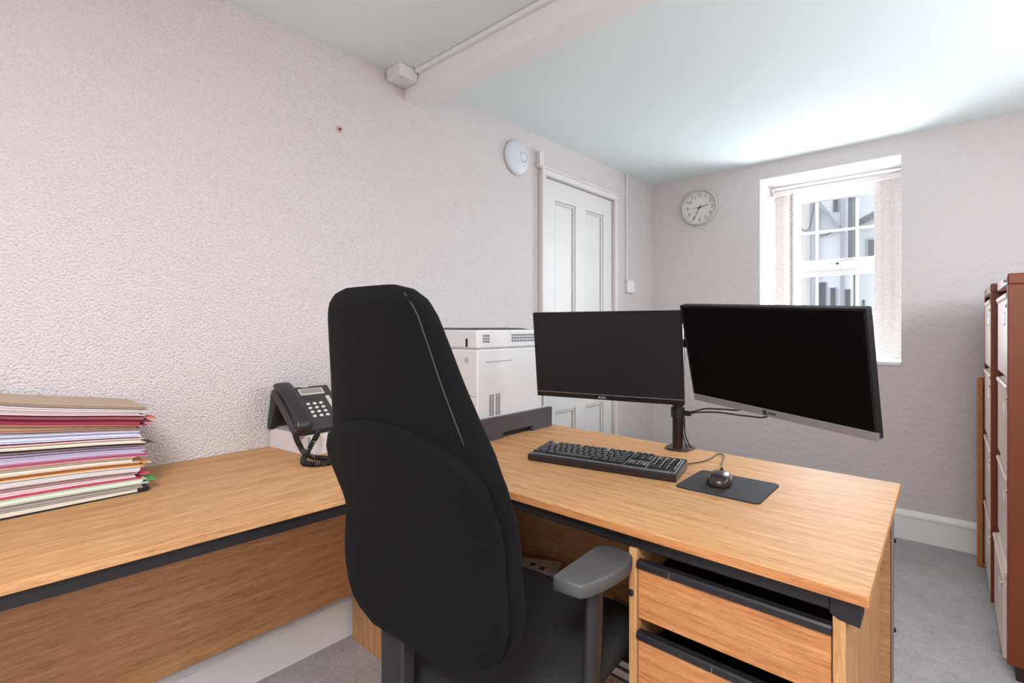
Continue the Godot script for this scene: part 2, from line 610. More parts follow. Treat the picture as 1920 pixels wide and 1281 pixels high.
# ------------------------------------------------------------------ window in view
func far_window() -> void:
	var o := struct_root("window_1", "white framed window with glazing bars in a deep recess", "window", Vector3(1.09, 0.945, -0.38))
	var z := -0.38
	var st := mb()
	for b in [[0.733, 0.795, 0.945, 2.092], [1.390, 1.447, 0.945, 2.092], [0.795, 1.390, 2.035, 2.092], [0.795, 1.390, 0.945, 1.000]]:
		bx(st, Vector3(b[0], b[2], z - 0.020), Vector3(b[1], b[3], z + 0.020), 0.004)
	bw(st, "frame", M.upvc, o)
	# sash that opens on top, and the rail under it
	st = mb()
	for b in [[0.795, 0.835, 1.520, 2.035], [1.350, 1.390, 1.520, 2.035], [0.835, 1.350, 1.980, 2.035], [0.835, 1.350, 1.520, 1.590]]:
		bx(st, Vector3(b[0], b[2], z - 0.012), Vector3(b[1], b[3], z + 0.034), 0.006)
	bw(st, "sash", M.upvc, o)
	st = mb()
	bx(st, Vector3(0.795, 1.482, z - 0.02), Vector3(1.390, 1.522, z + 0.02), 0.004)
	bw(st, "transom", M.upvc, o)
	for x in [0.984, 1.204]:
		for r in [[1.588, 1.982], [0.998, 1.484]]:
			st = mb()
			bx(st, Vector3(x - 0.009, r[0], z - 0.006), Vector3(x + 0.009, r[1], z + 0.008), 0.003)
			bw(st, "glazing_bar", M.upvc, o)
	for r in [1.778, 1.235]:
		st = mb()
		bx(st, Vector3(0.815, r - 0.009, z - 0.005), Vector3(1.37, r + 0.009, z + 0.007), 0.003)
		bw(st, "glazing_bar", M.upvc, o)
	var xs := [0.815, 0.984, 1.204, 1.37]
	for yr in [[1.588, 1.778], [1.778, 1.982], [0.998, 1.235], [1.235, 1.484]]:
		for i in 3:
			st = mb()
			bx(st, Vector3(xs[i], yr[0], z - 0.003), Vector3(xs[i + 1], yr[1], z + 0.001), 0.0003)
			bw(st, "pane", M.window_glass, o)
	# catch on the sash rail
	st = mb()
	box(st, Vector3(1.093, 1.556, z + 0.042), Vector3(0.075, 0.024, 0.016), 0.005)
	var h := bw(st, "handle", M.upvc, o)
	st = mb()
	box(st, Vector3(1.145, 1.574, z + 0.057), Vector3(0.10, 0.012, 0.010), 0.003, Basis(Vector3(0, 0, 1), 0.18))
	var lv := build(st, "lever", M.edge_metal, h)
	lv.position = Vector3.ZERO
	st = mb()
	lathe(st, [[0.0, 0.006], [0.007, 0.006], [0.007, 0.0]], Transform3D(Basis(Vector3(1, 0, 0), PI / 2), Vector3(1.105, 1.557, z + 0.051)), 16)
	build(st, "lock_button", M.dark_hole, h)
	# board on the sill of the recess
	st = mb()
	bx(st, Vector3(0.733, 0.935, -0.345), Vector3(1.447, 0.957, 0.008), 0.004)
	bw(st, "sill", M.white_gloss, o)

	# vertical blind, its slats drawn to both sides
	var b := thing("vertical_blind", "white vertical blind drawn open to both sides of the window", "blind", Vector3(1.09, 2.03, -0.28))
	st = mb()
	bx(st, Vector3(0.742, 2.030, -0.305), Vector3(1.440, 2.064, -0.260), 0.004)
	bw(st, "headrail", M.blind_rail, b)
	var slats := [[0.800, -0.282, 0.085, 0.10], [0.862, -0.285, 0.070, 1.15], [0.874, -0.285, 0.070, 1.20], [0.886, -0.283, 0.070, 1.05], [1.344, -0.282, 0.088, -0.08], [1.398, -0.276, 0.070, -0.45], [1.412, -0.290, 0.070, -0.9]]
	for s in slats:
		st = mb()
		slat(st, s[2])
		var sl := build(st, "slat", M.blind_cloth, b)
		sl.position = Vector3(s[0], 0.985, s[1]) - b.position
		sl.rotation.y = s[3]
		st = mb()
		box(st, Vector3(0, 1.050, 0), Vector3(0.016, 0.014, 0.006), 0.001)
		build(st, "hanger", M.upvc, sl)

func slat(st: SurfaceTool, w: float) -> void:
	var t := PackedVector3Array()
	var n := 8
	for i in n:
		var a := -w / 2 + w * i / n
		var b := -w / 2 + w * (i + 1) / n
		var za := 0.006 * (1.0 - pow(2.0 * a / w, 2.0))
		var zb := 0.006 * (1.0 - pow(2.0 * b / w, 2.0))
		q(t, Vector3(a, 0, za), Vector3(b, 0, zb), Vector3(b, 1.045, zb), Vector3(a, 1.045, za))
		q(t, Vector3(b, 0, zb - 0.0008), Vector3(a, 0, za - 0.0008), Vector3(a, 1.045, za - 0.0008), Vector3(b, 1.045, zb - 0.0008))
	emit(st, t, 1)

# the window in the side wall, out of the picture
func side_window() -> void:
	var o := struct_root("window_2", "long white framed window in the side wall above the cabinets", "window", Vector3(2.60, 1.36, 1.40))
	var st := mb()
	for b in [[0.45, 0.50, 1.36, 1.90], [2.30, 2.35, 1.36, 1.90], [0.50, 2.30, 1.86, 1.90], [0.50, 2.30, 1.36, 1.40], [1.08, 1.12, 1.40, 1.86], [1.68, 1.72, 1.40, 1.86]]:
		bx(st, Vector3(2.57, b[2], b[0]), Vector3(2.60, b[3], b[1]), 0.004)
	bw(st, "frame", M.upvc, o)
	for r in [[0.50, 1.08], [1.12, 1.68], [1.72, 2.30]]:
		st = mb()
		bx(st, Vector3(2.584, 1.40, r[0]), Vector3(2.588, 1.86, r[1]), 0.0003)
		bw(st, "pane", M.window_glass, o)
	st = mb()
	bx(st, Vector3(2.44, 1.345, 0.45), Vector3(2.60, 1.363, 2.35), 0.004)
	bw(st, "sill", M.white_gloss, o)

# flat lamp on the ceiling behind the viewer
func ceiling_lamp() -> void:
	var yc := ceil_y(3.98)
	var o := thing("ceiling_light", "square white panel lamp on the ceiling over the near end of the room", "ceiling light", Vector3(1.85, yc, 3.98))
	var st := mb()
	for b in [[-0.31, -0.29, -0.31, 0.31], [0.29, 0.31, -0.31, 0.31], [-0.29, 0.29, -0.31, -0.29], [-0.29, 0.29, 0.29, 0.31]]:
		bx(st, Vector3(b[0], -0.045, b[2]), Vector3(b[1], -0.004, b[3]), 0.002)
	build(st, "frame", M.white_plastic, o)
	st = mb()
	bx(st, Vector3(-0.29, -0.036, -0.29), Vector3(0.29, -0.030, 0.29), 0.0005)
	var glow := mat("lamp_diffuser", c8(245, 244, 240), 0.6)
	glow.emission_enabled = true
	glow.emission = Color(0.94, 0.97, 1.0)
	glow.emission_energy_multiplier = 1.0
	build(st, "diffuser", glow, o)
	area("ceiling_panel_light", Vector3(1.85, yc - 0.05, 3.98), Vector2(0.58, 0.58), 4.4, Color(0.965, 0.975, 1.0), Vector3(-PI / 2, 0, 0))

# ------------------------------------------------------------------ door
func door() -> void:
	# own x runs along the wall towards the window, own z points into the room
	var o := struct_root("door_1", "white four-panel door in the rough plaster wall", "door", Vector3(LW * 1.287, 0, 1.287), LTURN)
	var W := 0.737
	var H := 1.978
	var zf := -0.014
	var st := mb()
	var xs := [[0.003, 0.123], [0.324, 0.429], [0.632, W - 0.003]]
	for x in xs:
		bx(st, Vector3(x[0], 0.008, zf - 0.036), Vector3(x[1], H, zf), 0.0015)
	for y in [[1.867, H], [0.666, 0.820], [0.008, 0.20]]:
		bx(st, Vector3(0.003, y[0], zf - 0.036), Vector3(W - 0.003, y[1], zf - 0.0004), 0.0015)
	var leaf := build(st, "leaf", M.door_paint, o)
	for x in [[0.123, 0.324], [0.429, 0.632]]:
		for y in [[0.820, 1.867], [0.20, 0.666]]:
			st = mb()
			bx(st, Vector3(x[0], y[0], zf - 0.030), Vector3(x[1], y[1], zf - 0.016), 0.001)
			var pn := build(st, "panel", M.door_paint, leaf)
			# moulding round the panel
			st = mb()
			var d := 0.016
			for r in [[x[0], x[0] + d, y[0], y[1], 0], [x[1] - d, x[1], y[0], y[1], 0], [x[0], x[1], y[0], y[0] + d, 1], [x[0], x[1], y[1] - d, y[1], 1]]:
				bx(st, Vector3(r[0], r[2], zf - 0.018), Vector3(r[1], r[3], zf - 0.004), 0.006)
			build(st, "moulding", M.door_paint, leaf)
	for y in [1.775, 0.22]:
		st = mb()
		tube(st, [Vector3(0.0, y - 0.05, zf + 0.004), Vector3(0.0, y + 0.05, zf + 0.004)], 0.007, 12)
		bx(st, Vector3(0.002, y - 0.05, zf - 0.002), Vector3(0.012, y + 0.05, zf + 0.002), 0.0005)
		build(st, "hinge", M.hinge_brown, o)
	# casing round the opening
	var c := struct_root("trim_2", "pinkish white door casing round the panelled door", "door casing", Vector3(LW * 1.287, 0, 1.287), LTURN)
	st = mb()
	bx(st, Vector3(-0.040, 0, -0.05), Vector3(-0.004, H + 0.012, 0.026), 0.004)
	bx(st, Vector3(-0.046, 0, 0.0), Vector3(-0.030, H + 0.046, 0.032), 0.004)
	build(st, "jamb", M.casing_paint, c)
	st = mb()
	bx(st, Vector3(W + 0.003, 0, -0.05), Vector3(W + 0.040, H + 0.012, 0.010), 0.003)
	build(st, "jamb", M.casing_paint, c)
	st = mb()
	bx(st, Vector3(-0.046, H + 0.003, -0.05), Vector3(W + 0.040, H + 0.036, 0.014), 0.003)
	bx(st, Vector3(-0.046, H + 0.034, 0.0), Vector3(W + 0.040, H + 0.048, 0.022), 0.004)
	build(st, "head", M.casing_paint, c)

# ------------------------------------------------------------------ what shows through the window
func far(x: float, y: float, z := -8.0) -> Vector3:   # figures taken at four metres, moved out to their distance
	var k := (3.438 - z) / 7.438
	return Vector3(1.644 + (x - 1.644) * k, 1.143 + (y - 1.143) * k, z)

func outside() -> void:
	var o := thing("neighbouring_building", "white rendered building with dark narrow openings seen through the window", "building", Vector3(0.2, -3.0, -8.0))
	var st := mb()
	bx(st, Vector3(-5.0, -3.0, -8.6), Vector3(0.15, 6.0, -8.0), 0.01)
	bw(st, "wall", M.render_white, o)
	st = mb()
	bx(st, Vector3(-5.0, -3.0, -8.02), Vector3(far(0.29, 0).x, 6.0, -7.9), 0.01)
	bw(st, "wall_panel", M.render_beige, o)
	for r in [[0.382, 0.458, 1.25, 1.722], [0.511, 0.563, 1.25, 1.647], [0.665, 0.715, 1.25, 1.62], [0.545, 0.59, 2.62, 3.1]]:
		st = mb()
		var a := far(r[0], r[2])
		var b := far(r[1], r[3])
		bx(st, Vector3(a.x - 0.02, a.y, -8.0), Vector3(b.x + 0.02, b.y + 0.02, -7.96), 0.008)
		var w := bw(st, "window_surround", M.render_grey, o)
		st = mb()
		bx(st, Vector3(a.x, a.y, -7.98), Vector3(b.x, b.y, -7.955), 0.004)
		build(st, "pane", M.dark_pane, w)
	# two small sloping hoods
	for r in [[0.411, 2.745, 0.505, 2.60], [0.522, 2.57, 0.618, 2.41]]:
		st = mb()
		var a := far(r[0], r[1])
		var b := far(r[2], r[3])
		prism(st, PackedVector2Array([Vector2(a.x, a.y), Vector2(b.x, b.y), Vector2(b.x, b.y - 0.05), Vector2(a.x, a.y - 0.09)]), Vector3(0, 0, -8.0), Vector3(1, 0, 0), Vector3(0, 1, 0), Vector3(0, 0, 0.28))
		bw(st, "sloping_hood", M.render_grey, o)
	for x in [0.362, 0.640, 0.775]:
		st = mb()
		var a := far(x, 0.4)
		tube(st, [Vector3(a.x, -2.5, -7.93), Vector3(a.x, 5.5, -7.93)], 0.03, 10)
		bw(st, "drainpipe", M.render_grey if x < 0.7 else M.pipe_dark, o)
	st = mb()
	var p := []
	for c in [[0.330, 3.1], [0.322, 2.80], [0.304, 2.60], [0.275, 2.46], [0.235, 2.42], [0.190, 2.44], [0.10, 2.52]]:
		p.append(far(c[0], c[1], -7.86))
	tube(st, smooth_path(p, 5), 0.012, 8)
	bw(st, "hanging_cable", M.pipe_dark, o)
	st = mb()
	p = []
	for c in [[0.392, 2.335], [0.47, 2.345], [0.56, 2.385], [0.61, 2.39]]:
		p.append(far(c[0], c[1], -7.95))
	tube(st, smooth_path(p, 4), 0.014, 8)
	bw(st, "wall_cable", M.pipe_dark, o)
	st = mb()
	bx(st, Vector3(far(0.693, 0).x, far(0, 1.95).y, -8.02), Vector3(far(0.745, 0).x, 6.0, -7.97), 0.01)
	bw(st, "recess_strip", M.slate, o)

	var g := thing("gabled_building", "pale building with a slate verge and a blue-grey window beyond the drainpipe", "building", Vector3(1.2, -3.0, -10.0))
	st = mb()
	bx(st, Vector3(0.0, -3.0, -10.8), Vector3(5.0, 5.8, -10.0), 0.01)
	bw(st, "wall", M.render_white, g)
	st = mb()
	var a0 := far(0.80, 2.405, -10.0)
	var b0 := far(1.06, 2.52, -10.0)
	prism(st, PackedVector2Array([Vector2(a0.x, a0.y), Vector2(b0.x, b0.y), Vector2(b0.x, b0.y + 0.07), Vector2(a0.x, a0.y + 0.02)]), Vector3(0, 0, -10.0), Vector3(1, 0, 0), Vector3(0, 1, 0), Vector3(0, 0, 0.5))
	bw(st, "verge", M.slate, g)
	st = mb()
	a0 = far(0.875, 1.92, -10.0)
	b0 = far(1.02, 2.24, -10.0)
	bx(st, Vector3(a0.x, a0.y, -10.0), Vector3(b0.x, b0.y, -9.95), 0.01)
	var w2 := bw(st, "window_frame", M.render_grey, g)
	st = mb()
	bx(st, Vector3(a0.x + 0.05, a0.y + 0.05, -9.97), Vector3(b0.x - 0.05, b0.y - 0.05, -9.94), 0.004)
	build(st, "pane", M.dark_pane, w2)
	st = mb()
	a0 = far(0.84, 1.25, -10.0)
	b0 = far(0.865, 1.49, -10.0)
	bx(st, Vector3(a0.x, a0.y, -10.0), Vector3(b0.x, b0.y, -9.96), 0.004)
	bw(st, "pane", M.dark_pane, g)
	st = mb()
	bx(st, Vector3(-8, -3.3, -12), Vector3(8, -3.0, -0.46), 0.01)
	tag(build(st, "ground", M.render_grey), "pale paved yard below the window", "ground").set_meta("kind", "structure")

# ------------------------------------------------------------------ desks
func main_desk() -> void:
	var o := thing("desk", "wide oak-effect desk with black rails carrying the keyboard and monitors", "desk", Vector3(0.78, 0, 2.2))
	var st := mb()
	prism(st, PackedVector2Array([Vector2(-0.030, 1.795), Vector2(1.552, 1.852), Vector2(1.556, 2.551), Vector2(-0.044, 2.545)]), Vector3(0, 0.733, 0), Vector3(1, 0, 0), Vector3(0, 0, 1), Vector3(0, 0.017, 0), 0.0012)
	bw(st, "desk_top", M.wood_x, o)
	st = mb()
	prism(st, PackedVector2Array([Vector2(0.60, 2.5492), Vector2(1.555, 2.5508), Vector2(1.555, 2.5520), Vector2(0.60, 2.5504)]), Vector3(0, 0.7338, 0), Vector3(1, 0, 0), Vector3(0, 0, 1), Vector3(0, 0.0154, 0))
	bw(st, "edge_band", M.drawer_wood, o)
	st = mb()
	bx(st, Vector3(0.58, 0.702, 2.500), Vector3(1.515, 0.733, 2.530), 0.003)
	bw(st, "front_rail", M.black_steel, o)
	st = mb()
	bx(st, Vector3(0.03, 0.702, 1.885), Vector3(1.515, 0.733, 1.910), 0.003)
	bw(st, "rear_rail", M.black_steel, o)
	st = mb()
	prism(st, PackedVector2Array([Vector2(0, 0.733), Vector2(0, 0.700), Vector2(0.012, 0.692), Vector2(0.040, 0.690), Vector2(0.040, 0.733)]), Vector3(1.503, 0, 2.478), Vector3(1, 0, 0), Vector3(0, 1, 0), Vector3(0, 0, 0.055), 0.002)
	bw(st, "end_bracket", M.black_steel, o)
	st = mb()
	bx(st, Vector3(0.02, 0.10, 1.892), Vector3(1.536, 0.731, 1.910), 0.001)
	bw(st, "modesty_panel", M.panel_x, o)
	st = mb()
	bx(st, Vector3(1.5365, 0.0, 1.888), Vector3(1.5415, 0.731, 1.914), 0.001)
	var e := bw(st, "end_strip", M.edge_metal, o)
	for y in [0.62, 0.40, 0.18]:
		st = mb()
		lathe(st, [[0.0, 0.0045], [0.005, 0.0045], [0.005, 0.0]], Transform3D(Basis(Vector3(0, 0, 1), -PI / 2), Vector3(1.5415, y, 1.901)), 12)
		build(st, "screw", M.screw, e)
	st = mb()
	bx(st, Vector3(0.02, 0.0, 1.912), Vector3(0.038, 0.731, 2.42), 0.001)
	bw(st, "end_panel", M.panel_z, o)

func return_desk() -> void:
	var o := thing("desk", "narrow oak-effect desk along the plaster wall carrying the files", "desk", Vector3(0.28, 0, 3.2))
	var st := mb()
	prism(st, PackedVector2Array([Vector2(LW * 2.549, 2.549), Vector2(0.606, 2.549), Vector2(0.530, 3.90), Vector2(LW * 3.9, 3.90)]), Vector3(0, 0.733, 0), Vector3(1, 0, 0), Vector3(0, 0, 1), Vector3(0, 0.017, 0), 0.0012)
	bw(st, "desk_top", M.wood_z, o)
	st = mb()
	prism(st, PackedVector2Array([Vector2(0.6055, 2.552), Vector2(0.6068, 2.552), Vector2(0.5310, 3.899), Vector2(0.5297, 3.899)]), Vector3(0, 0.7338, 0), Vector3(1, 0, 0), Vector3(0, 0, 1), Vector3(0, 0.0154, 0))
	bw(st, "edge_band", M.edge_z, o)
	st = mb()
	prism(st, PackedVector2Array([Vector2(0.572, 2.56), Vector2(0.597, 2.56), Vector2(0.521, 3.89), Vector2(0.496, 3.89)]), Vector3(0, 0.706, 0), Vector3(1, 0, 0), Vector3(0, 0, 1), Vector3(0, 0.027, 0), 0.002)
	bw(st, "front_rail", M.black_steel, o)
	st = mb()
	bx(st, Vector3(0.022, 0.19, 2.462), Vector3(0.040, 0.732, 3.88), 0.001)
	bw(st, "modesty_panel", M.panel_z, o)
	st = mb()
	bx(st, Vector3(0.0, 0.0, 2.430), Vector3(0.55, 0.732, 2.460), 0.001)
	bw(st, "end_panel", M.wood_y, o)
	st = mb()
	bx(st, Vector3(0.0, 0.0, 3.870), Vector3(0.50, 0.732, 3.895), 0.001)
	bw(st, "end_panel", M.wood_y, o)

# drawers under the desk
func pedestal() -> void:
	var x0 := 1.159
	var x1 := 1.525
	var zf := 2.532
	var zb := 2.03
	var o := thing("drawer_unit", "oak-effect drawer unit with black grips under the wide desk", "drawers", Vector3(1.342, 0, 2.28))
	for x in [[x0, x0 + 0.017], [x1 - 0.017, x1]]:
		var st := mb()
		bx(st, Vector3(x[0], 0.03, zb), Vector3(x[1], 0.701, zf), 0.0012)
		bw(st, "side_panel", M.wood_y, o)
	var st := mb()
	bx(st, Vector3(x0 + 0.017, 0.03, zb), Vector3(x1 - 0.017, 0.701, zb + 0.012), 0.001)
	bx(st, Vector3(x0 + 0.017, 0.03, zb + 0.012), Vector3(x1 - 0.017, 0.05, zf - 0.02), 0.001)
	bw(st, "carcass", M.black_plastic, o)
	for d in [[0.565, 0.668], [0.424, 0.527], [0.060, 0.385]]:
		st = mb()
		bx(st, Vector3(x0 + 0.019, d[0], zf - 0.020), Vector3(x1 - 0.019, d[1], zf - 0.002), 0.0015)
		var dr := bw(st, "drawer", M.drawer_wood, o)
		st = mb()
		# grip: a lip along the top of the front
		prism(st, PackedVector2Array([Vector2(0, 0), Vector2(0.0, -0.003), Vector2(0.004, -0.003), Vector2(0.0055, -0.001), Vector2(0.0055, 0.0085), Vector2(0.003, 0.0120), Vector2(-0.012, 0.0120), Vector2(-0.014, 0.008), Vector2(-0.014, 0)]), Vector3(x0 + 0.018, d[1], zf - 0.002), Vector3(0, 0, 1), Vector3(0, 1, 0), Vector3(x1 - x0 - 0.036, 0, 0))
		build(st, "grip", M.grip_plastic, dr)
		st = mb()
		var gx: float = x0 + (0.085 if d[1] > 0.6 else 0.165)
		bx(st, Vector3(gx, d[1] - 0.003, zf + 0.0020), Vector3(gx + 0.0012, d[1] + 0.0085, zf + 0.0040), 0.0003)
		build(st, "grip_joint", M.edge_metal, dr)
		st = mb()
		bx(st, Vector3(x0 + 0.026, d[0] + 0.008, zb + 0.04), Vector3(x1 - 0.026, d[1] - 0.03, zf - 0.021), 0.001)
		build(st, "drawer_box", M.black_plastic, dr)
	# little lock stud on the edge of the side panel
	st = mb()
	box(st, Vector3(x0 + 0.006, 0.612, zf + 0.002), Vector3(0.010, 0.012, 0.008), 0.002)
	bw(st, "lock", M.black_plastic, o)

# ------------------------------------------------------------------ filing cabinets
func cabinets() -> void:
	cabinet(1.786, 0.690, 1.156, "brown and cream four-drawer filing cabinet farther from the leaning wooden frame", true)
	cabinet(1.768, 0.205, 0.684, "brown and cream four-drawer filing cabinet next to the leaning wooden frame", false)

func cabinet(x: float, z0: float, z1: float, label: String, worn: bool) -> void:
	var o := thing("filing_cabinet", label, "filing cabinet", Vector3(x + 0.31, 0, (z0 + z1) / 2), 0.0, "filing cabinets against the side wall")
	var d := 0.62
	var st := mb()
	bx(st, Vector3(x, 0.045, z0), Vector3(x + d, 1.285, z0 + 0.016), 0.002)
	bx(st, Vector3(x, 0.045, z1 - 0.016), Vector3(x + d, 1.285, z1), 0.002)
	bx(st, Vector3(x + d - 0.015, 0.045, z0 + 0.01), Vector3(x + d, 1.285, z1 - 0.01), 0.002)
	bw(st, "body", M.cabinet_brown, o)
	st = mb()
	bx(st, Vector3(x, 1.284, z0 - 0.001), Vector3(x + d, 1.321, z1 + 0.001), 0.004)
	bw(st, "top_panel", M.cabinet_brown, o)
	st = mb()
	bx(st, Vector3(x + 0.02, 0.0, z0 + 0.004), Vector3(x + d, 0.046, z1 - 0.002), 0.002)
	bw(st, "plinth", M.cabinet_plinth, o)
	for k in 4:
		var y0 := 0.052 + 0.308 * k
		var y1 := y0 + 0.296
		st = mb()
		bx(st, Vector3(x + 0.001, y0, z0 + 0.018), Vector3(x + 0.022, y1 - 0.028, z1 - 0.018), 0.004)
		var dr := bw(st, "drawer", M.cabinet_cream, o)
		# rolled lip that serves as the pull, along the whole width
		st = mb()
		prism(st, PackedVector2Array([Vector2(0.022, -0.034), Vector2(0.001, -0.034), Vector2(-0.003, -0.028), Vector2(-0.004, -0.018), Vector2(0.0, -0.012), Vector2(0.008, -0.012), Vector2(0.022, -0.004)]), Vector3(x, y1, z0 + 0.018), Vector3(1, 0, 0), Vector3(0, 1, 0), Vector3(0, 0, z1 - z0 - 0.036))
		build(st, "pull", M.cabinet_cream, dr)
		st = mb()
		var zm := z1 - 0.13
		bx(st, Vector3(x - 0.0005, y1 - 0.12, zm - 0.035), Vector3(x + 0.004, y1 - 0.075, zm + 0.035), 0.001)
		var hd := build(st, "card_holder", M.chrome, dr)
		st = mb()
		bx(st, Vector3(x - 0.0010, y1 - 0.115, zm - 0.031), Vector3(x + 0.0, y1 - 0.080, zm + 0.031), 0.0003)
		build(st, "label_card", M.label_card, dr)
		st = mb()
		lathe(st, [[0.0, 0.005], [0.007, 0.005], [0.008, 0.0]], Transform3D(Basis(Vector3(0, 0, 1), PI / 2), Vector3(x + 0.002, y1 - 0.055, z1 - 0.035)), 14)
		build(st, "thumb_catch", M.chrome, dr)
		if k == 0 and worn:
			dr.position.x -= 0.010      # the bottom drawer is not quite shut
	if worn:
		st = mb()
		lathe(st, [[0.0, 0.008], [0.009, 0.008], [0.010, 0.0]], Transform3D(Basis(Vector3(0, 0, 1), PI / 2), Vector3(x, 1.303, z1 - 0.03)), 16)
		bw(st, "lock", M.chrome, o)
	else:
		st = mb()
		for k in 3:
			bx(st, Vector3(x - 0.001, 1.292 + k * 0.008, z1 - 0.045), Vector3(x + 0.001, 1.297 + k * 0.008, z1 - 0.02), 0.0002)
		bw(st, "maker_plate", M.dark_hole, o)

# a wooden frame stood on edge behind the cabinets
func leaning_frame() -> void:
	var x0 := 1.744
	var x1 := 2.40
	var H := 0.907
	var o := thing("wooden_frame", "tall bare wooden board frame stood on the carpet behind the cabinets", "frame", Vector3(2.07, 0, 0.155))
	for r in [[x0, x0 + 0.022, 0.0, H], [x1 - 0.022, x1, 0.0, H]]:
		var st := mb()
		bx(st, Vector3(r[0], r[2], 0.140), Vector3(r[1], r[3], 0.182), 0.003)
		bw(st, "stile", M.frame_wood, o)
	for y in [[0.0, 0.022], [H - 0.022, H]]:
		var st := mb()
		bx(st, Vector3(x0 + 0.0225, y[0], 0.140), Vector3(x1 - 0.0225, y[1], 0.182), 0.003)
		bw(st, "rail", M.frame_wood, o)
	var st := mb()
	for r in [[x0 + 0.022, x0 + 0.036, 0.022, H - 0.022], [x1 - 0.036, x1 - 0.022, 0.022, H - 0.022], [x0 + 0.022, x1 - 0.022, 0.022, 0.036], [x0 + 0.022, x1 - 0.022, H - 0.036, H - 0.022]]:
		bx(st, Vector3(r[0], r[2], 0.142), Vector3(r[1], r[3], 0.172), 0.003)
	bw(st, "inner_bead", M.frame_wood, o)
	st = mb()
	bx(st, Vector3(x0 + 0.03, 0.03, 0.144), Vector3(x1 - 0.03, H - 0.03, 0.154), 0.001)
	bw(st, "backing", M.cork, o)

# ------------------------------------------------------------------ chair
func table_at(tab: Array, y: float) -> float:
	if y <= tab[0][0]:
		return tab[0][1]
	for i in tab.size() - 1:
		if y <= tab[i + 1][0]:
			var k: float = (y - tab[i][0]) / (tab[i + 1][0] - tab[i][0])
			return lerpf(tab[i][1], tab[i + 1][1], k)
	return tab[-1][1]

func back_z(y: float) -> float:   # the backrest leans away from the sitter above the lumbar bend
	return 0.20 * maxf(y - 0.80, 0.0) + 0.025 * smoothstep(0.78, 0.95, y) - 0.05 * maxf(0.72 - y, 0.0)

const BACK := [[0.590, 0.10], [0.598, 0.145], [0.615, 0.180], [0.64, 0.198], [0.68, 0.209], [0.72, 0.208], [0.76, 0.204], [0.80, 0.203], [0.85, 0.206], [0.90, 0.206], [0.95, 0.198], [1.00, 0.180], [1.06, 0.160], [1.12, 0.143], [1.16, 0.131], [1.185, 0.117], [1.202, 0.095], [1.210, 0.06]]

func cushion_half(y: float) -> float:
	return 0.028 * sqrt(clampf(minf((y - 0.585) / 0.035, (1.214 - y) / 0.028), 0.02, 1.0)) * (1.0 - 0.25 * clampf((y - 0.95) / 0.25, 0.0, 1.0))

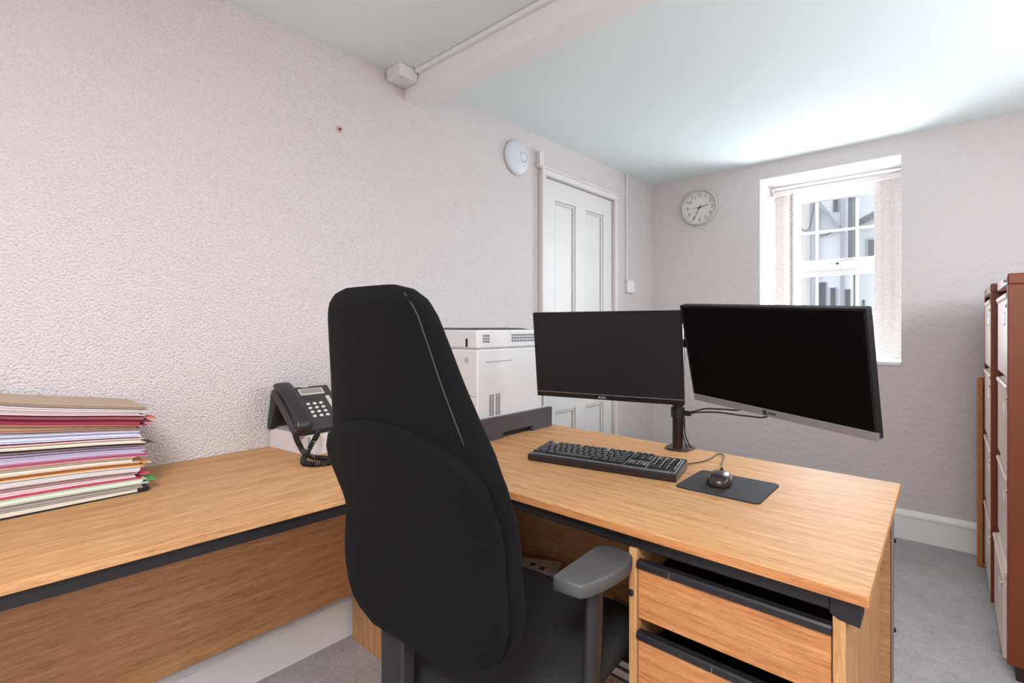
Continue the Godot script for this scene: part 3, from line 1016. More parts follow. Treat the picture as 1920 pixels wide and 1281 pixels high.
func chair() -> void:
	var o := thing("office_chair", "black fabric high-back swivel chair turned towards the keyboard", "chair", Vector3(0.935, 0, 2.91), 0.05)
	# front cushion with the head section on top
	var st := mb()
	var rows := []
	var N := 56
	var Mc := 40
	for i in N + 1:
		var y := 0.590 + 0.620 * (0.5 - 0.5 * cos(PI * i / N))
		var a := table_at(BACK, y) + 0.004
		var th := cushion_half(y)
		var row := PackedVector3Array()
		for k in Mc:
			var t := TAU * k / Mc
			var cx := signf(cos(t)) * pow(absf(cos(t)), 0.42)
			var cz := signf(sin(t)) * pow(absf(sin(t)), 0.62)
			var u := a * cx
			row.append(Vector3(u, y, back_z(y) - 0.028 + th * cz - 0.030 * pow(u / 0.24, 2.0)))
		rows.append(row)
	var tr := PackedVector3Array()
	for i in N:
		for k in Mc:
			var j := (k + 1) % Mc
			q(tr, rows[i][k], rows[i][j], rows[i + 1][j], rows[i + 1][k])
	for k in range(1, Mc - 1):
		tr.append_array([rows[0][0], rows[0][k + 1], rows[0][k]])
		tr.append_array([rows[-1][0], rows[-1][k], rows[-1][k + 1]])
	emit(st, tr, 1)
	var cush := build(st, "back_cushion", M.chair_fabric, o)
	# piping down both edges of the head section
	for s in [-1, 1]:
		st = mb()
		var line := []
		for i in 14:
			var y := 0.97 + 0.225 * i / 13.0
			var a: float = (table_at(BACK, y) + 0.004) * pow(cos(0.72), 0.42) * s
			line.append(Vector3(a, y, back_z(y) - 0.028 + cushion_half(y) * pow(sin(0.72), 0.62) - 0.030 * pow(a / 0.24, 2.0)))
		tube(st, line, 0.0013, 6)
		build(st, "piping", M.piping, cush)
	# outer shell panel over the lower back, arched at the top
	var out := PackedVector2Array()
	for i in 26:   # one side, then the other
		var y := 0.588 + 0.315 * i / 25.0
		out.append(Vector2(minf(table_at(BACK, y), 0.30) - 0.002 - 0.06 * maxf(0.0, y - 0.84), y))
	for p in [Vector2(0.190, 0.925), Vector2(0.168, 0.948), Vector2(0.13, 0.966), Vector2(0.09, 0.978), Vector2(0.045, 0.986), Vector2(0.0, 0.988)]:
		out.append(p)
	var full := PackedVector2Array()
	for p in out:
		full.append(p)
	for i in range(out.size() - 2, -1, -1):
		full.append(Vector2(-out[i].x, out[i].y))
	st = mb()
	pad(st, full, [[0.004, -0.010], [0.0, -0.004], [0.0, 0.006], [0.003, 0.012], [0.010, 0.0165], [0.022, 0.019]], func(u: float, v: float, l: float) -> Vector3: return Vector3(u, v, back_z(v) + l - 0.030 * pow(u / 0.24, 2.0)), 1, [0.8, 0.6, 0.4, 0.2])
	build(st, "back_shell", M.chair_fabric, o)
	# upright bar that carries the back
	st = mb()
	box(st, Vector3(-0.075, 0.495, -0.032), Vector3(0.060, 0.25, 0.022), 0.004)
	box(st, Vector3(-0.040, 0.495, -0.028), Vector3(0.022, 0.25, 0.030), 0.004)
	box(st, Vector3(-0.06, 0.385, -0.13), Vector3(0.075, 0.03, 0.26), 0.006)
	build(st, "back_bar", M.chair_plastic, o)
	# seat
	var seat := PackedVector2Array()
	for i in 48:
		var t := TAU * i / 48
		seat.append(Vector2(0.218 * signf(cos(t)) * pow(absf(cos(t)), 0.45), -0.325 + 0.255 * signf(sin(t)) * pow(absf(sin(t)), 0.5)))
	st = mb()
	pad(st, seat, [[0.05, -0.062], [0.02, -0.058], [0.004, -0.046], [0.0, -0.030], [0.003, -0.014], [0.014, -0.002], [0.035, 0.004], [0.07, 0.006]], func(u: float, v: float, l: float) -> Vector3: return Vector3(u, 0.482 + l - 0.05 * pow(maxf(-v - 0.48, 0.0) / 0.1, 2.0) * 0.6 + 0.010 * pow(u / 0.23, 2.0), v), 1, [0.8, 0.6, 0.4, 0.2])
	build(st, "seat", M.seat_fabric, o)
	st = mb()
	box(st, Vector3(0, 0.405, -0.30), Vector3(0.34, 0.02, 0.36), 0.008)
	box(st, Vector3(0, 0.375, -0.28), Vector3(0.16, 0.05, 0.24), 0.01)
	build(st, "seat_mechanism", M.chair_plastic, o)
	# armrests
	for s in [-1, 1]:
		st = mb()
		var ol := PackedVector2Array([Vector2(-0.031, -0.186), Vector2(-0.010, -0.187), Vector2(0.022, -0.190), Vector2(0.030, -0.200), Vector2(0.042, -0.235), Vector2(0.050, -0.275), Vector2(0.053, -0.315), Vector2(0.050, -0.340), Vector2(0.042, -0.358), Vector2(0.026, -0.368), Vector2(0.0, -0.371), Vector2(-0.022, -0.366), Vector2(-0.033, -0.350), Vector2(-0.036, -0.320), Vector2(-0.036, -0.270), Vector2(-0.036, -0.220), Vector2(-0.035, -0.192)])
		pad(st, ol, [[0.008, -0.026], [0.002, -0.025], [0.0, -0.022], [0.0, -0.004], [0.0022, -0.0008], [0.005, 0.0], [0.010, 0.0003]], func(u: float, v: float, l: float) -> Vector3: return Vector3(s * (0.212 + u), 0.692 + l, v), 1, [0.5])
		var ap := build(st, "armrest", M.arm_pad, o)
		st = mb()
		var post := []
		for p in [[0.222, 0.668, -0.262], [0.222, 0.56, -0.258], [0.218, 0.45, -0.252], [0.212, 0.405, -0.254], [0.19, 0.388, -0.275], [0.12, 0.386, -0.275]]:
			post.append(Vector3(s * p[0], p[1], p[2]))
		oval_tube(st, smooth_path(post, 5), 0.014, 0.024)
		build(st, "arm_post", M.chair_plastic, o)
		st = mb()
		box(st, Vector3(s * 0.226, 0.655, -0.298), Vector3(0.022, 0.014, 0.018), 0.004)
		build(st, "height_button", M.black_plastic, o)
	# gas column and five-star base on castors
	st = mb()
	tube(st, [Vector3(0, 0.08, -0.28), Vector3(0, 0.24, -0.28)], 0.028, 20)
	tube(st, [Vector3(0, 0.24, -0.28), Vector3(0, 0.37, -0.28)], 0.016, 20)
	build(st, "gas_column", M.black_plastic, o)
	for k in 5:
		var a := TAU * k / 5 + 0.3
		var dir := Vector3(cos(a), 0, sin(a))
		st = mb()
		oval_tube(st, [Vector3(0, 0.10, -0.28), Vector3(0, 0.095, -0.28) + dir * 0.12, Vector3(0, 0.075, -0.28) + dir * 0.29], 0.018, 0.014)
		var lg := build(st, "base_leg", M.black_plastic, o)
		st = mb()
		for s in [-1, 1]:
			var side: Vector3 = dir.cross(Vector3.UP) * 0.013 * s
			tube(st, [Vector3(0, 0.028, -0.28) + dir * 0.29 + side * 0.5, Vector3(0, 0.028, -0.28) + dir * 0.29 + side * 1.4], 0.027, 18)
		tube(st, [Vector3(0, 0.03, -0.28) + dir * 0.29, Vector3(0, 0.07, -0.28) + dir * 0.29], 0.005, 8)
		build(st, "castor", M.black_plastic, lg)

# tube with an oval section: rx across x, rz across the rest
func oval_tube(st: SurfaceTool, pts: Array, rx: float, rz: float, sides := 16) -> void:
	var t := PackedVector3Array()
	var rows := []
	for i in pts.size():
		var d: Vector3 = (pts[mini(i + 1, pts.size() - 1)] - pts[maxi(i - 1, 0)]).normalized()
		var zz := Vector3(0, 0, 1)
		if absf(d.z) > 0.7:
			zz = Vector3(1, 0, 0)
		zz = (zz - d * zz.dot(d)).normalized()
		var xx := d.cross(zz)
		var row := PackedVector3Array()
		for k in sides:
			row.append(pts[i] + xx * cos(TAU * k / sides) * rx + zz * sin(TAU * k / sides) * rz)
		rows.append(row)
	for i in rows.size() - 1:
		for k in sides:
			var j := (k + 1) % sides
			q(t, rows[i][k], rows[i][j], rows[i + 1][j], rows[i + 1][k])
	for k in range(1, sides - 1):
		t.append_array([rows[0][0], rows[0][k + 1], rows[0][k]])
		t.append_array([rows[-1][0], rows[-1][k], rows[-1][k + 1]])
	emit(st, t, 1)

# ------------------------------------------------------------------ monitors
func monitors() -> void:
	# own x across the screen, own y up it, own +z out of it
	var a := thing("monitor", "black flat monitor with a slim black lower bezel standing by the printer", "monitor", Vector3(0.796, 1.050, 2.0214))
	a.basis = Basis(Vector3(0, 1, 0), 0.2357) * Basis(Vector3(1, 0, 0), 0.1358)
	screen(a, 0.497, 0.294, M.screen_matt, M.bezel_black, M.bezel_black, 0.005, 0.0155, 0.018)
	var st := mb()
	bx(st, Vector3(-0.2465, -0.294 / 2 + 0.0155, -0.001), Vector3(0.2465, -0.294 / 2 + 0.0175, 0.0012), 0.0004)
	build(st, "bezel_line", M.bezel_silver, a)
	lettering("AOC", 0.0066, 0.0006, M.logo_pale, a, "logo", Transform3D(Basis.from_scale(Vector3(1.5, 1, 1)), Vector3(-0.012, -0.294 / 2 + 0.0075, 0.0004)), "Droid Sans", 700)

	var b := thing("monitor", "black flat monitor with a silver lower bezel standing in front of the window", "monitor", Vector3(1.2924, 1.0548, 2.0816))
	b.basis = Basis(Vector3(0, 1, 0), -0.3858) * Basis(Vector3(1, 0, 0), 0.2647) * Basis(Vector3(0, 0, 1), -0.0559)
	screen(b, 0.498, 0.292, M.screen_black, M.bezel_top, M.bezel_silver, 0.006, 0.0200, 0.022)
	st = mb()
	prism(st, PackedVector2Array([Vector2(-0.006, -0.006), Vector2(0.006, -0.006), Vector2(0.006, 0.001), Vector2(0.003, 0.003), Vector2(0.006, 0.0055), Vector2(0.004, 0.006), Vector2(-0.006, 0.006)]), Vector3(-0.014, -0.292 / 2 + 0.010, 0.0004), Vector3(1, 0, 0), Vector3(0, 1, 0), Vector3(0, 0, 0.0005))
	build(st, "emblem", M.logo_dark, b)
	for k in 4:
		st = mb()
		bx(st, Vector3(-0.004 + k * 0.0052, -0.292 / 2 + 0.0068 , 0.0003), Vector3(-0.004 + k * 0.0052 + 0.0043, -0.292 / 2 + 0.0128, 0.0009), 0.0002)
		build(st, "logo_letter", M.logo_dark, b)

func screen(o: Node3D, w: float, h: float, face: Material, rim: Material, chin: Material, bez: float, low: float, thick: float) -> void:
	var st := mb()
	# rear housing, with a bulge in the middle
	prism(st, rrect(w, h, 0.004), Vector3(0, 0, -thick), Vector3(1, 0, 0), Vector3(0, 1, 0), Vector3(0, 0, thick - 0.002), 0.0012)
	build(st, "housing", M.bezel_black if rim == M.bezel_black else M.bezel_top, o)
	st = mb()
	prism(st, rrect(w * 0.55, h * 0.55, 0.02), Vector3(0, -0.01, -thick - 0.014), Vector3(1, 0, 0), Vector3(0, 1, 0), Vector3(0, 0, 0.015), 0.006)
	build(st, "rear_bulge", M.bezel_black, o)
	st = mb()
	bx(st, Vector3(-w / 2 + bez, -h / 2 + low, -0.003), Vector3(w / 2 - bez, h / 2 - bez, -0.0006), 0.0002)
	build(st, "screen", face, o)
	st = mb()
	bx(st, Vector3(-w / 2, -h / 2 + low, -0.004), Vector3(-w / 2 + bez, h / 2, 0.0), 0.0008)
	bx(st, Vector3(w / 2 - bez, -h / 2 + low, -0.004), Vector3(w / 2, h / 2, 0.0), 0.0008)
	bx(st, Vector3(-w / 2 + bez, h / 2 - bez, -0.004), Vector3(w / 2 - bez, h / 2, 0.0), 0.0008)
	build(st, "bezel", rim, o)
	st = mb()
	bx(st, Vector3(-w / 2, -h / 2 - 0.0005, -0.012), Vector3(w / 2, -h / 2 + low, 0.0003), 0.0012)
	build(st, "chin", chin, o)

func monitor_arm() -> void:
	var o := thing("monitor_stand", "dark twin-arm monitor pole clamped to the back of the desk", "monitor stand", Vector3(0.985, 0.75, 1.880))
	var st := mb()
	prism(st, PackedVector2Array([Vector2(-0.040, 0.000), Vector2(-0.036, 0.018), Vector2(-0.022, 0.031), Vector2(0.0, 0.034), Vector2(0.022, 0.029), Vector2(0.038, 0.012), Vector2(0.042, -0.040), Vector2(0.022, -0.062), Vector2(-0.022, -0.062), Vector2(-0.040, -0.040)]), Vector3(0, 0, 0), Vector3(1, 0, 0), Vector3(0, 0, 1), Vector3(0, 0.007, 0), 0.002)
	build(st, "base_plate", M.arm_base, o)
	st = mb()
	lathe(st, [[0.0165, 0.006], [0.0165, 0.395], [0.012, 0.400], [0.0, 0.400]], Transform3D.IDENTITY, 28)
	build(st, "pole", M.arm_pole, o)
	st = mb()
	lathe(st, [[0.0165, 0.104], [0.0215, 0.105], [0.0215, 0.137], [0.0165, 0.138]], Transform3D.IDENTITY, 28)
	box(st, Vector3(0.0, 0.121, 0.020), Vector3(0.018, 0.012, 0.008), 0.002)
	box(st, Vector3(0.030, 0.121, 0.004), Vector3(0.030, 0.016, 0.012), 0.003)
	build(st, "cable_collar", M.black_plastic, o)
	st = mb()
	bx(st, Vector3(-0.02, -0.040, -0.062), Vector3(0.02, 0.0065, -0.051), 0.002)
	build(st, "clamp", M.arm_base, o)
	# arms to the backs of both monitors
	st = mb()
	lathe(st, [[0.0165, 0.285], [0.023, 0.286], [0.023, 0.328], [0.0165, 0.329]], Transform3D.IDENTITY, 28)
	box(st, Vector3(-0.075, 0.307, 0.030), Vector3(0.16, 0.028, 0.016), 0.004, Basis(Vector3(0, 1, 0), 0.36))
	box(st, Vector3(-0.165, 0.300, 0.072), Vector3(0.075, 0.075, 0.012), 0.003, Basis(Vector3(0, 1, 0), 0.2357) * Basis(Vector3(1, 0, 0), 0.1358))
	build(st, "arm", M.black_plastic, o)
	st = mb()
	lathe(st, [[0.0165, 0.330], [0.023, 0.331], [0.023, 0.373], [0.0165, 0.374]], Transform3D.IDENTITY, 28)
	box(st, Vector3(0.075, 0.345, 0.008), Vector3(0.15, 0.028, 0.016), 0.004)
	box(st, Vector3(0.205, 0.330, 0.050), Vector3(0.16, 0.028, 0.016), 0.004, Basis(Vector3(0, 1, 0), -0.5))
	box(st, Vector3(0.283, 0.303, 0.130), Vector3(0.075, 0.075, 0.012), 0.003, Basis(Vector3(0, 1, 0), -0.3858) * Basis(Vector3(1, 0, 0), 0.2647))
	build(st, "arm", M.black_plastic, o)
	# cables through the collar
	for p in [[[0.03, 0.122, 0.006], [0.06, 0.132, 0.014], [0.10, 0.145, 0.020], [0.15, 0.150, 0.030], [0.22, 0.165, 0.060], [0.26, 0.25, 0.10]], [[0.03, 0.118, 0.004], [0.07, 0.129, 0.010], [0.14, 0.138, 0.024], [0.22, 0.140, 0.045], [0.29, 0.155, 0.075], [0.30, 0.24, 0.10]], [[0.022, 0.105, 0.004], [0.020, 0.060, 0.008], [0.028, 0.030, 0.010], [0.034, 0.010, 0.006]], [[0.022, 0.105, -0.002], [0.024, 0.055, 0.0], [0.036, 0.020, -0.004], [0.040, 0.010, -0.010]]]:
		st = mb()
		var w := []
		for v in p:
			w.append(Vector3(v[0], v[1], v[2]))
		tube(st, smooth_path(w, 5), 0.0022, 8)
		build(st, "cable", M.cable, o)

# ------------------------------------------------------------------ keyboard and mouse
func keyboard() -> void:
	var o := thing("keyboard", "full-size black keyboard lying across the wide desk", "keyboard", Vector3(0.9015, 0.75, 2.192), 0.19)
	var st := mb()
	var W := 0.428
	# wedge case seen from its end: low at the front, higher at the back
	prism(st, PackedVector2Array([Vector2(0.0715, 0.002), Vector2(0.0725, 0.004), Vector2(0.0725, 0.017), Vector2(0.070, 0.0195), Vector2(-0.068, 0.0275), Vector2(-0.0715, 0.025), Vector2(-0.0715, 0.002)]), Vector3(-W / 2, 0, 0), Vector3(0, 0, 1), Vector3(0, 1, 0), Vector3(W, 0, 0), 0.0016)
	build(st, "case", M.keyboard_case, o)
	st = mb()
	var tilt := atan2(0.008, 0.138)
	var deck := Transform3D(Basis(Vector3(1, 0, 0), tilt), Vector3(0, 0.0235, 0))
	for b in [[-0.069, 0.280], [0.102, 0.058], [0.171, 0.076]]:
		box(st, deck * Vector3(b[0], 0.0004, 0.0035 if b[1] < 0.1 else 0.0), Vector3(b[1], 0.0016, 0.122), 0.0006, deck.basis)
	build(st, "deck", M.keyboard_deck, o)
	for s in [-1, 1]:
		for k in [-1, 1]:
			st = mb()
			box(st, Vector3(s * 0.18, 0.0012, k * 0.055), Vector3(0.02, 0.0024, 0.01), 0.0005)
			build(st, "foot", M.rubber, o)
	var u := 0.01845
	var rows := [
		[[0, 1], [2, 1], [3, 1], [4, 1], [5, 1], [6.5, 1], [7.5, 1], [8.5, 1], [9.5, 1], [11, 1], [12, 1], [13, 1], [14, 1], [15.25, 1], [16.25, 1], [17.25, 1]],
		[], [], [], [], []]
	for k in 13:
		rows[1].append([k, 1])
	rows[1].append_array([[13, 2], [15.25, 1], [16.25, 1], [17.25, 1], [18.5, 1], [19.5, 1], [20.5, 1], [21.5, 1]])
	rows[2].append([0, 1.5])
	for k in 12:
		rows[2].append([1.5 + k, 1])
	rows[2].append_array([[13.5, 1.5], [15.25, 1], [16.25, 1], [17.25, 1], [18.5, 1], [19.5, 1], [20.5, 1], [21.5, 1, 2]])
	rows[3].append([0, 1.75])
	for k in 11:
		rows[3].append([1.75 + k, 1])
	rows[3].append_array([[12.75, 2.25], [18.5, 1], [19.5, 1], [20.5, 1]])
	rows[4].append([0, 2.25])
	for k in 10:
		rows[4].append([2.25 + k, 1])
	rows[4].append_array([[12.25, 2.75], [16.25, 1], [18.5, 1], [19.5, 1], [20.5, 1], [21.5, 1, 2]])
	rows[5].append_array([[0, 1.25], [1.25, 1.25], [2.5, 1.25], [3.75, 6.25], [10, 1.25], [11.25, 1.25], [12.5, 1.25], [13.75, 1.25], [15.25, 1], [16.25, 1], [17.25, 1], [18.5, 2], [20.5, 1]])
	var zs := [-0.0540, -0.0305, -0.0120, 0.0065, 0.0250, 0.0435]
	var shapes := {}
	for r in 6:
		for k in rows[r]:
			var deep: float = 2.0 if k.size() > 2 else 1.0
			var id := "%s_%s" % [k[1], deep]
			if not shapes.has(id):
				st = mb()
				keycap(st, k[1] * u - 0.0016, deep * u - 0.0016)
				st.generate_normals()
				st.set_material(M.keycap)
				shapes[id] = st.commit()
			var o2 := put(shapes[id], "key", o)
			o2.transform = deck * Transform3D(Basis.IDENTITY, Vector3(-11.25 * u + (k[0] + k[1] / 2.0) * u, 0.0012, zs[r] + (deep - 1.0) * u / 2.0))

func keycap(st: SurfaceTool, w: float, d: float) -> void:
	var t := PackedVector3Array()
	var h := 0.0062
	var a := []
	for l in [[0.0, 0.0, 0.0], [0.0022, 0.0014, h - 0.0006], [0.0030, 0.0020, h]]:
		var x: float = w / 2 - l[0]
		var y0: float = -d / 2 + l[1]
		var y1: float = d / 2 - l[0]
		a.append([Vector3(-x, l[2], y0), Vector3(x, l[2], y0), Vector3(x, l[2], y1), Vector3(-x, l[2], y1)])
	for k in 2:
		for i in 4:
			var j := (i + 1) % 4
			q(t, a[k][i], a[k][j], a[k + 1][j], a[k + 1][i])
	q(t, a[2][0], a[2][1], a[2][2], a[2][3])
	q(t, a[0][3], a[0][2], a[0][1], a[0][0])
	emit(st, t)

func mouse_and_pad() -> void:
	var o := thing("mouse_mat", "thin charcoal mouse mat with rounded corners beside the keyboard", "mouse mat", Vector3(1.231, 0.7503, 2.161))
	var st := mb()
	prism(st, rrect(0.194, 0.184, 0.014, 6), Vector3(0, 0.0016, 0), Vector3(1, 0, 0), Vector3(0, 0, 1), Vector3(0, 0.0016, 0), 0.0005)
	build(st, "top_cloth", M.mouse_mat, o)
	st = mb()
	prism(st, rrect(0.194, 0.184, 0.014, 6), Vector3(0, 0, 0), Vector3(1, 0, 0), Vector3(0, 0, 1), Vector3(0, 0.0016, 0), 0.0)
	build(st, "rubber_base", M.rubber, o)
	var m := thing("computer_mouse", "glossy dark brown wired mouse resting on the charcoal mat", "mouse", Vector3(1.211, 0.7536, 2.155), 0.22)
	st = mb()
	var rows := []
	for i in 13:
		var ph := (PI / 2) * i / 12.0
		var row := PackedVector3Array()
		for k in 36:
			var t := TAU * k / 36
			var cx := signf(cos(t)) * pow(absf(cos(t)), 0.8)
			var cz := signf(sin(t)) * pow(absf(sin(t)), 0.8)
			var rr := pow(cos(ph), 0.7)
			var y := 0.0285 * pow(sin(ph), 0.85)
			var zz := cz * 0.054 * rr
			row.append(Vector3(cx * 0.031 * rr * (1.0 - 0.12 * cz * 0.0 - 0.08 * (1.0 - absf(cz))), 0.001 + y * (1.0 - 0.12 * smoothstep(0.0, -0.054, zz)), zz + 0.006 * sin(ph)))
		rows.append(row)
	var tr := PackedVector3Array()
	for i in 12:
		for k in 36:
			var j := (k + 1) % 36
			q(tr, rows[i][k], rows[i][j], rows[i + 1][j], rows[i + 1][k])
	for k in range(1, 35):
		tr.append_array([rows[0][0], rows[0][k + 1], rows[0][k]])
		tr.append_array([rows[-1][0], rows[-1][k], rows[-1][k + 1]])
	emit(st, tr, 1)
	build(st, "shell", M.mouse_shell, m)
	st = mb()
	for i in range(3, 6):
		for k in 11:
			var ka := (k + 27) % 36
			var kb := (k + 28) % 36
			var grow := Vector3(1.025, 1.01, 1.012)
			for v in [rows[i][ka], rows[i][kb], rows[i + 1][kb], rows[i][ka], rows[i + 1][kb], rows[i + 1][ka]]:
				st.set_smooth_group(1)
				st.add_vertex(v * grow)
	build(st, "side_trim", M.mouse_side, m)
	st = mb()
	tube(st, [Vector3(-0.003, 0.0215, -0.032), Vector3(0.003, 0.0215, -0.032)], 0.0070, 16)
	build(st, "wheel", M.rubber, m)
	st = mb()
	tube(st, [Vector3(0, 0.012, -0.050), Vector3(0, 0.014, -0.064)], 0.0038, 10)
	build(st, "cable_sleeve", M.rubber, m)
	# the lead, in room coordinates
	st = mb()
	var p := []
	for v in [[1.198, 0.767, 2.093], [1.190, 0.7655, 2.070], [1.170, 0.759, 2.02], [1.150, 0.753, 1.955], [1.132, 0.753, 1.885], [1.118, 0.753, 1.862], [1.106, 0.753, 1.876], [1.109, 0.753, 1.925], [1.106, 0.753, 1.975], [1.090, 0.753, 2.020], [1.060, 0.753, 2.072], [1.0, 0.753, 2.090], [0.92, 0.753, 2.102], [0.80, 0.753, 2.126]]:
		p.append(Vector3(v[0], v[1], v[2]))
	tube(st, smooth_path(p, 6), 0.0016, 8)
	var lead := build(st, "lead", M.cable, m)
	lead.transform = m.transform.affine_inverse()

# ------------------------------------------------------------------ printer
func printer() -> void:
	var x1 := 0.430
	var x0 := 0.02
	var z1 := 2.240
	var z0 := 1.850
	var o := thing("laser_printer", "boxy white laser printer on the desk against the plaster wall", "printer", Vector3(0.225, 0.75, 2.045))
	var st := mb()
	bx(st, Vector3(x0, 0.757, z0), Vector3(x1, 1.068, z1), 0.006)
	bw(st, "body", M.printer_white, o)
	st = mb()
	bx(st, Vector3(x0, 1.0695, z0), Vector3(x1, 1.136, z1), 0.007)
	var top := bw(st, "upper_cover", M.printer_white, o)
	# dark paper output with a bowed lid on top
	st = mb()
	var ol := rrect(0.30, 0.32, 0.03, 5)
	pad(st, ol, [[0.0, -0.004], [0.0, 0.001], [0.03, 0.006], [0.07, 0.008]], func(u: float, v: float, l: float) -> Vector3: return Vector3(0.235 + u, 1.136 + l, 2.045 + v), 1, [0.5])
	build(st, "output_tray", M.black_plastic, top)
	# panel seams, drawn in shallow strips
	st = mb()
	bx(st, Vector3(x1 - 0.0005, 0.99, 1.87), Vector3(x1 + 0.0004, 1.045, 1.872), 0.0001)
	bx(st, Vector3(x1 - 0.0005, 0.90, 1.895), Vector3(x1 + 0.0004, 1.04, 1.8965), 0.0001)
	bx(st, Vector3(x1 - 0.0005, 1.022, 2.06), Vector3(x1 + 0.0006, 1.025, 2.20), 0.0001)
	bx(st, Vector3(x0 + 0.02, 0.905, z1 - 0.0005), Vector3(x1 - 0.004, 0.907, z1 + 0.0005), 0.0001)
	bw(st, "seam", M.printer_line, o)
	# ventilation slots
	for g in [[1.090, 1.120, 2.180, 2.215, 4, 3], [1.090, 1.122, 1.930, 2.065, 9, 3], [0.832, 0.908, 2.125, 2.150, 2, 12], [0.832, 0.908, 2.158, 2.183, 2, 12], [0.832, 0.905, 1.870, 1.885, 1, 12]]:
		st = mb()
		for i in g[4]:
			for j in g[5]:
				var zz: float = lerpf(g[2], g[3], (i + 0.5) / g[4])
				var yy: float = lerpf(g[0], g[1], (j + 0.5) / g[5])
				bx(st, Vector3(x1 - 0.0005, yy - (g[1] - g[0]) / g[5] * 0.36, zz - (g[3] - g[2]) / g[4] * 0.40), Vector3(x1 + 0.0006, yy + (g[1] - g[0]) / g[5] * 0.36, zz + (g[3] - g[2]) / g[4] * 0.40), 0.0001)
		bw(st, "vent", M.printer_vent, o)
	# socket and power button on the narrow face
	st = mb()
	bx(st, Vector3(0.371, 1.076, z1 - 0.001), Vector3(0.381, 1.106, z1 + 0.001), 0.0003)
	bw(st, "usb_socket", M.dark_hole, o)
	st = mb()
	lathe(st, [[0.011, 0.0], [0.011, 0.0015], [0.0085, 0.0015], [0.0085, 0.0006], [0.0, 0.0006]], Transform3D(Basis(Vector3(1, 0, 0), PI / 2), Vector3(0.376, 1.030, z1)), 24)
	bw(st, "power_button", M.printer_button, o)
	for s in [[0.05, 1.90], [0.40, 1.90], [0.05, 2.20], [0.40, 2.20]]:
		st = mb()
		bx(st, Vector3(s[0] - 0.015, 0.75, s[1] - 0.015), Vector3(s[0] + 0.015, 0.758, s[1] + 0.015), 0.001)
		bw(st, "foot", M.rubber, o)
	# dark tray plate in front of the long side, with a hand slot at its foot
	var t := thing("paper_tray", "dark grey notched tray plate standing beside the white printer", "tray", Vector3(0.452, 0.75, 2.05))
	st = mb()
	prism(st, PackedVector2Array([Vector2(1.842, 0.0), Vector2(1.965, 0.0), Vector2(1.965, 0.020), Vector2(2.130, 0.020), Vector2(2.130, 0.0), Vector2(2.28, 0.0), Vector2(2.28, 0.078), Vector2(1.842, 0.078)]), Vector3(0.434, 0.75, 0), Vector3(0, 0, 1), Vector3(0, 1, 0), Vector3(0.016, 0, 0))
	bw(st, "plate", M.printer_dark, t)
	st = mb()
	bx(st, Vector3(0.433, 0.752, 1.965), Vector3(0.4355, 0.769, 2.130), 0.0003)
	bw(st, "slot_back", M.dark_hole, t)

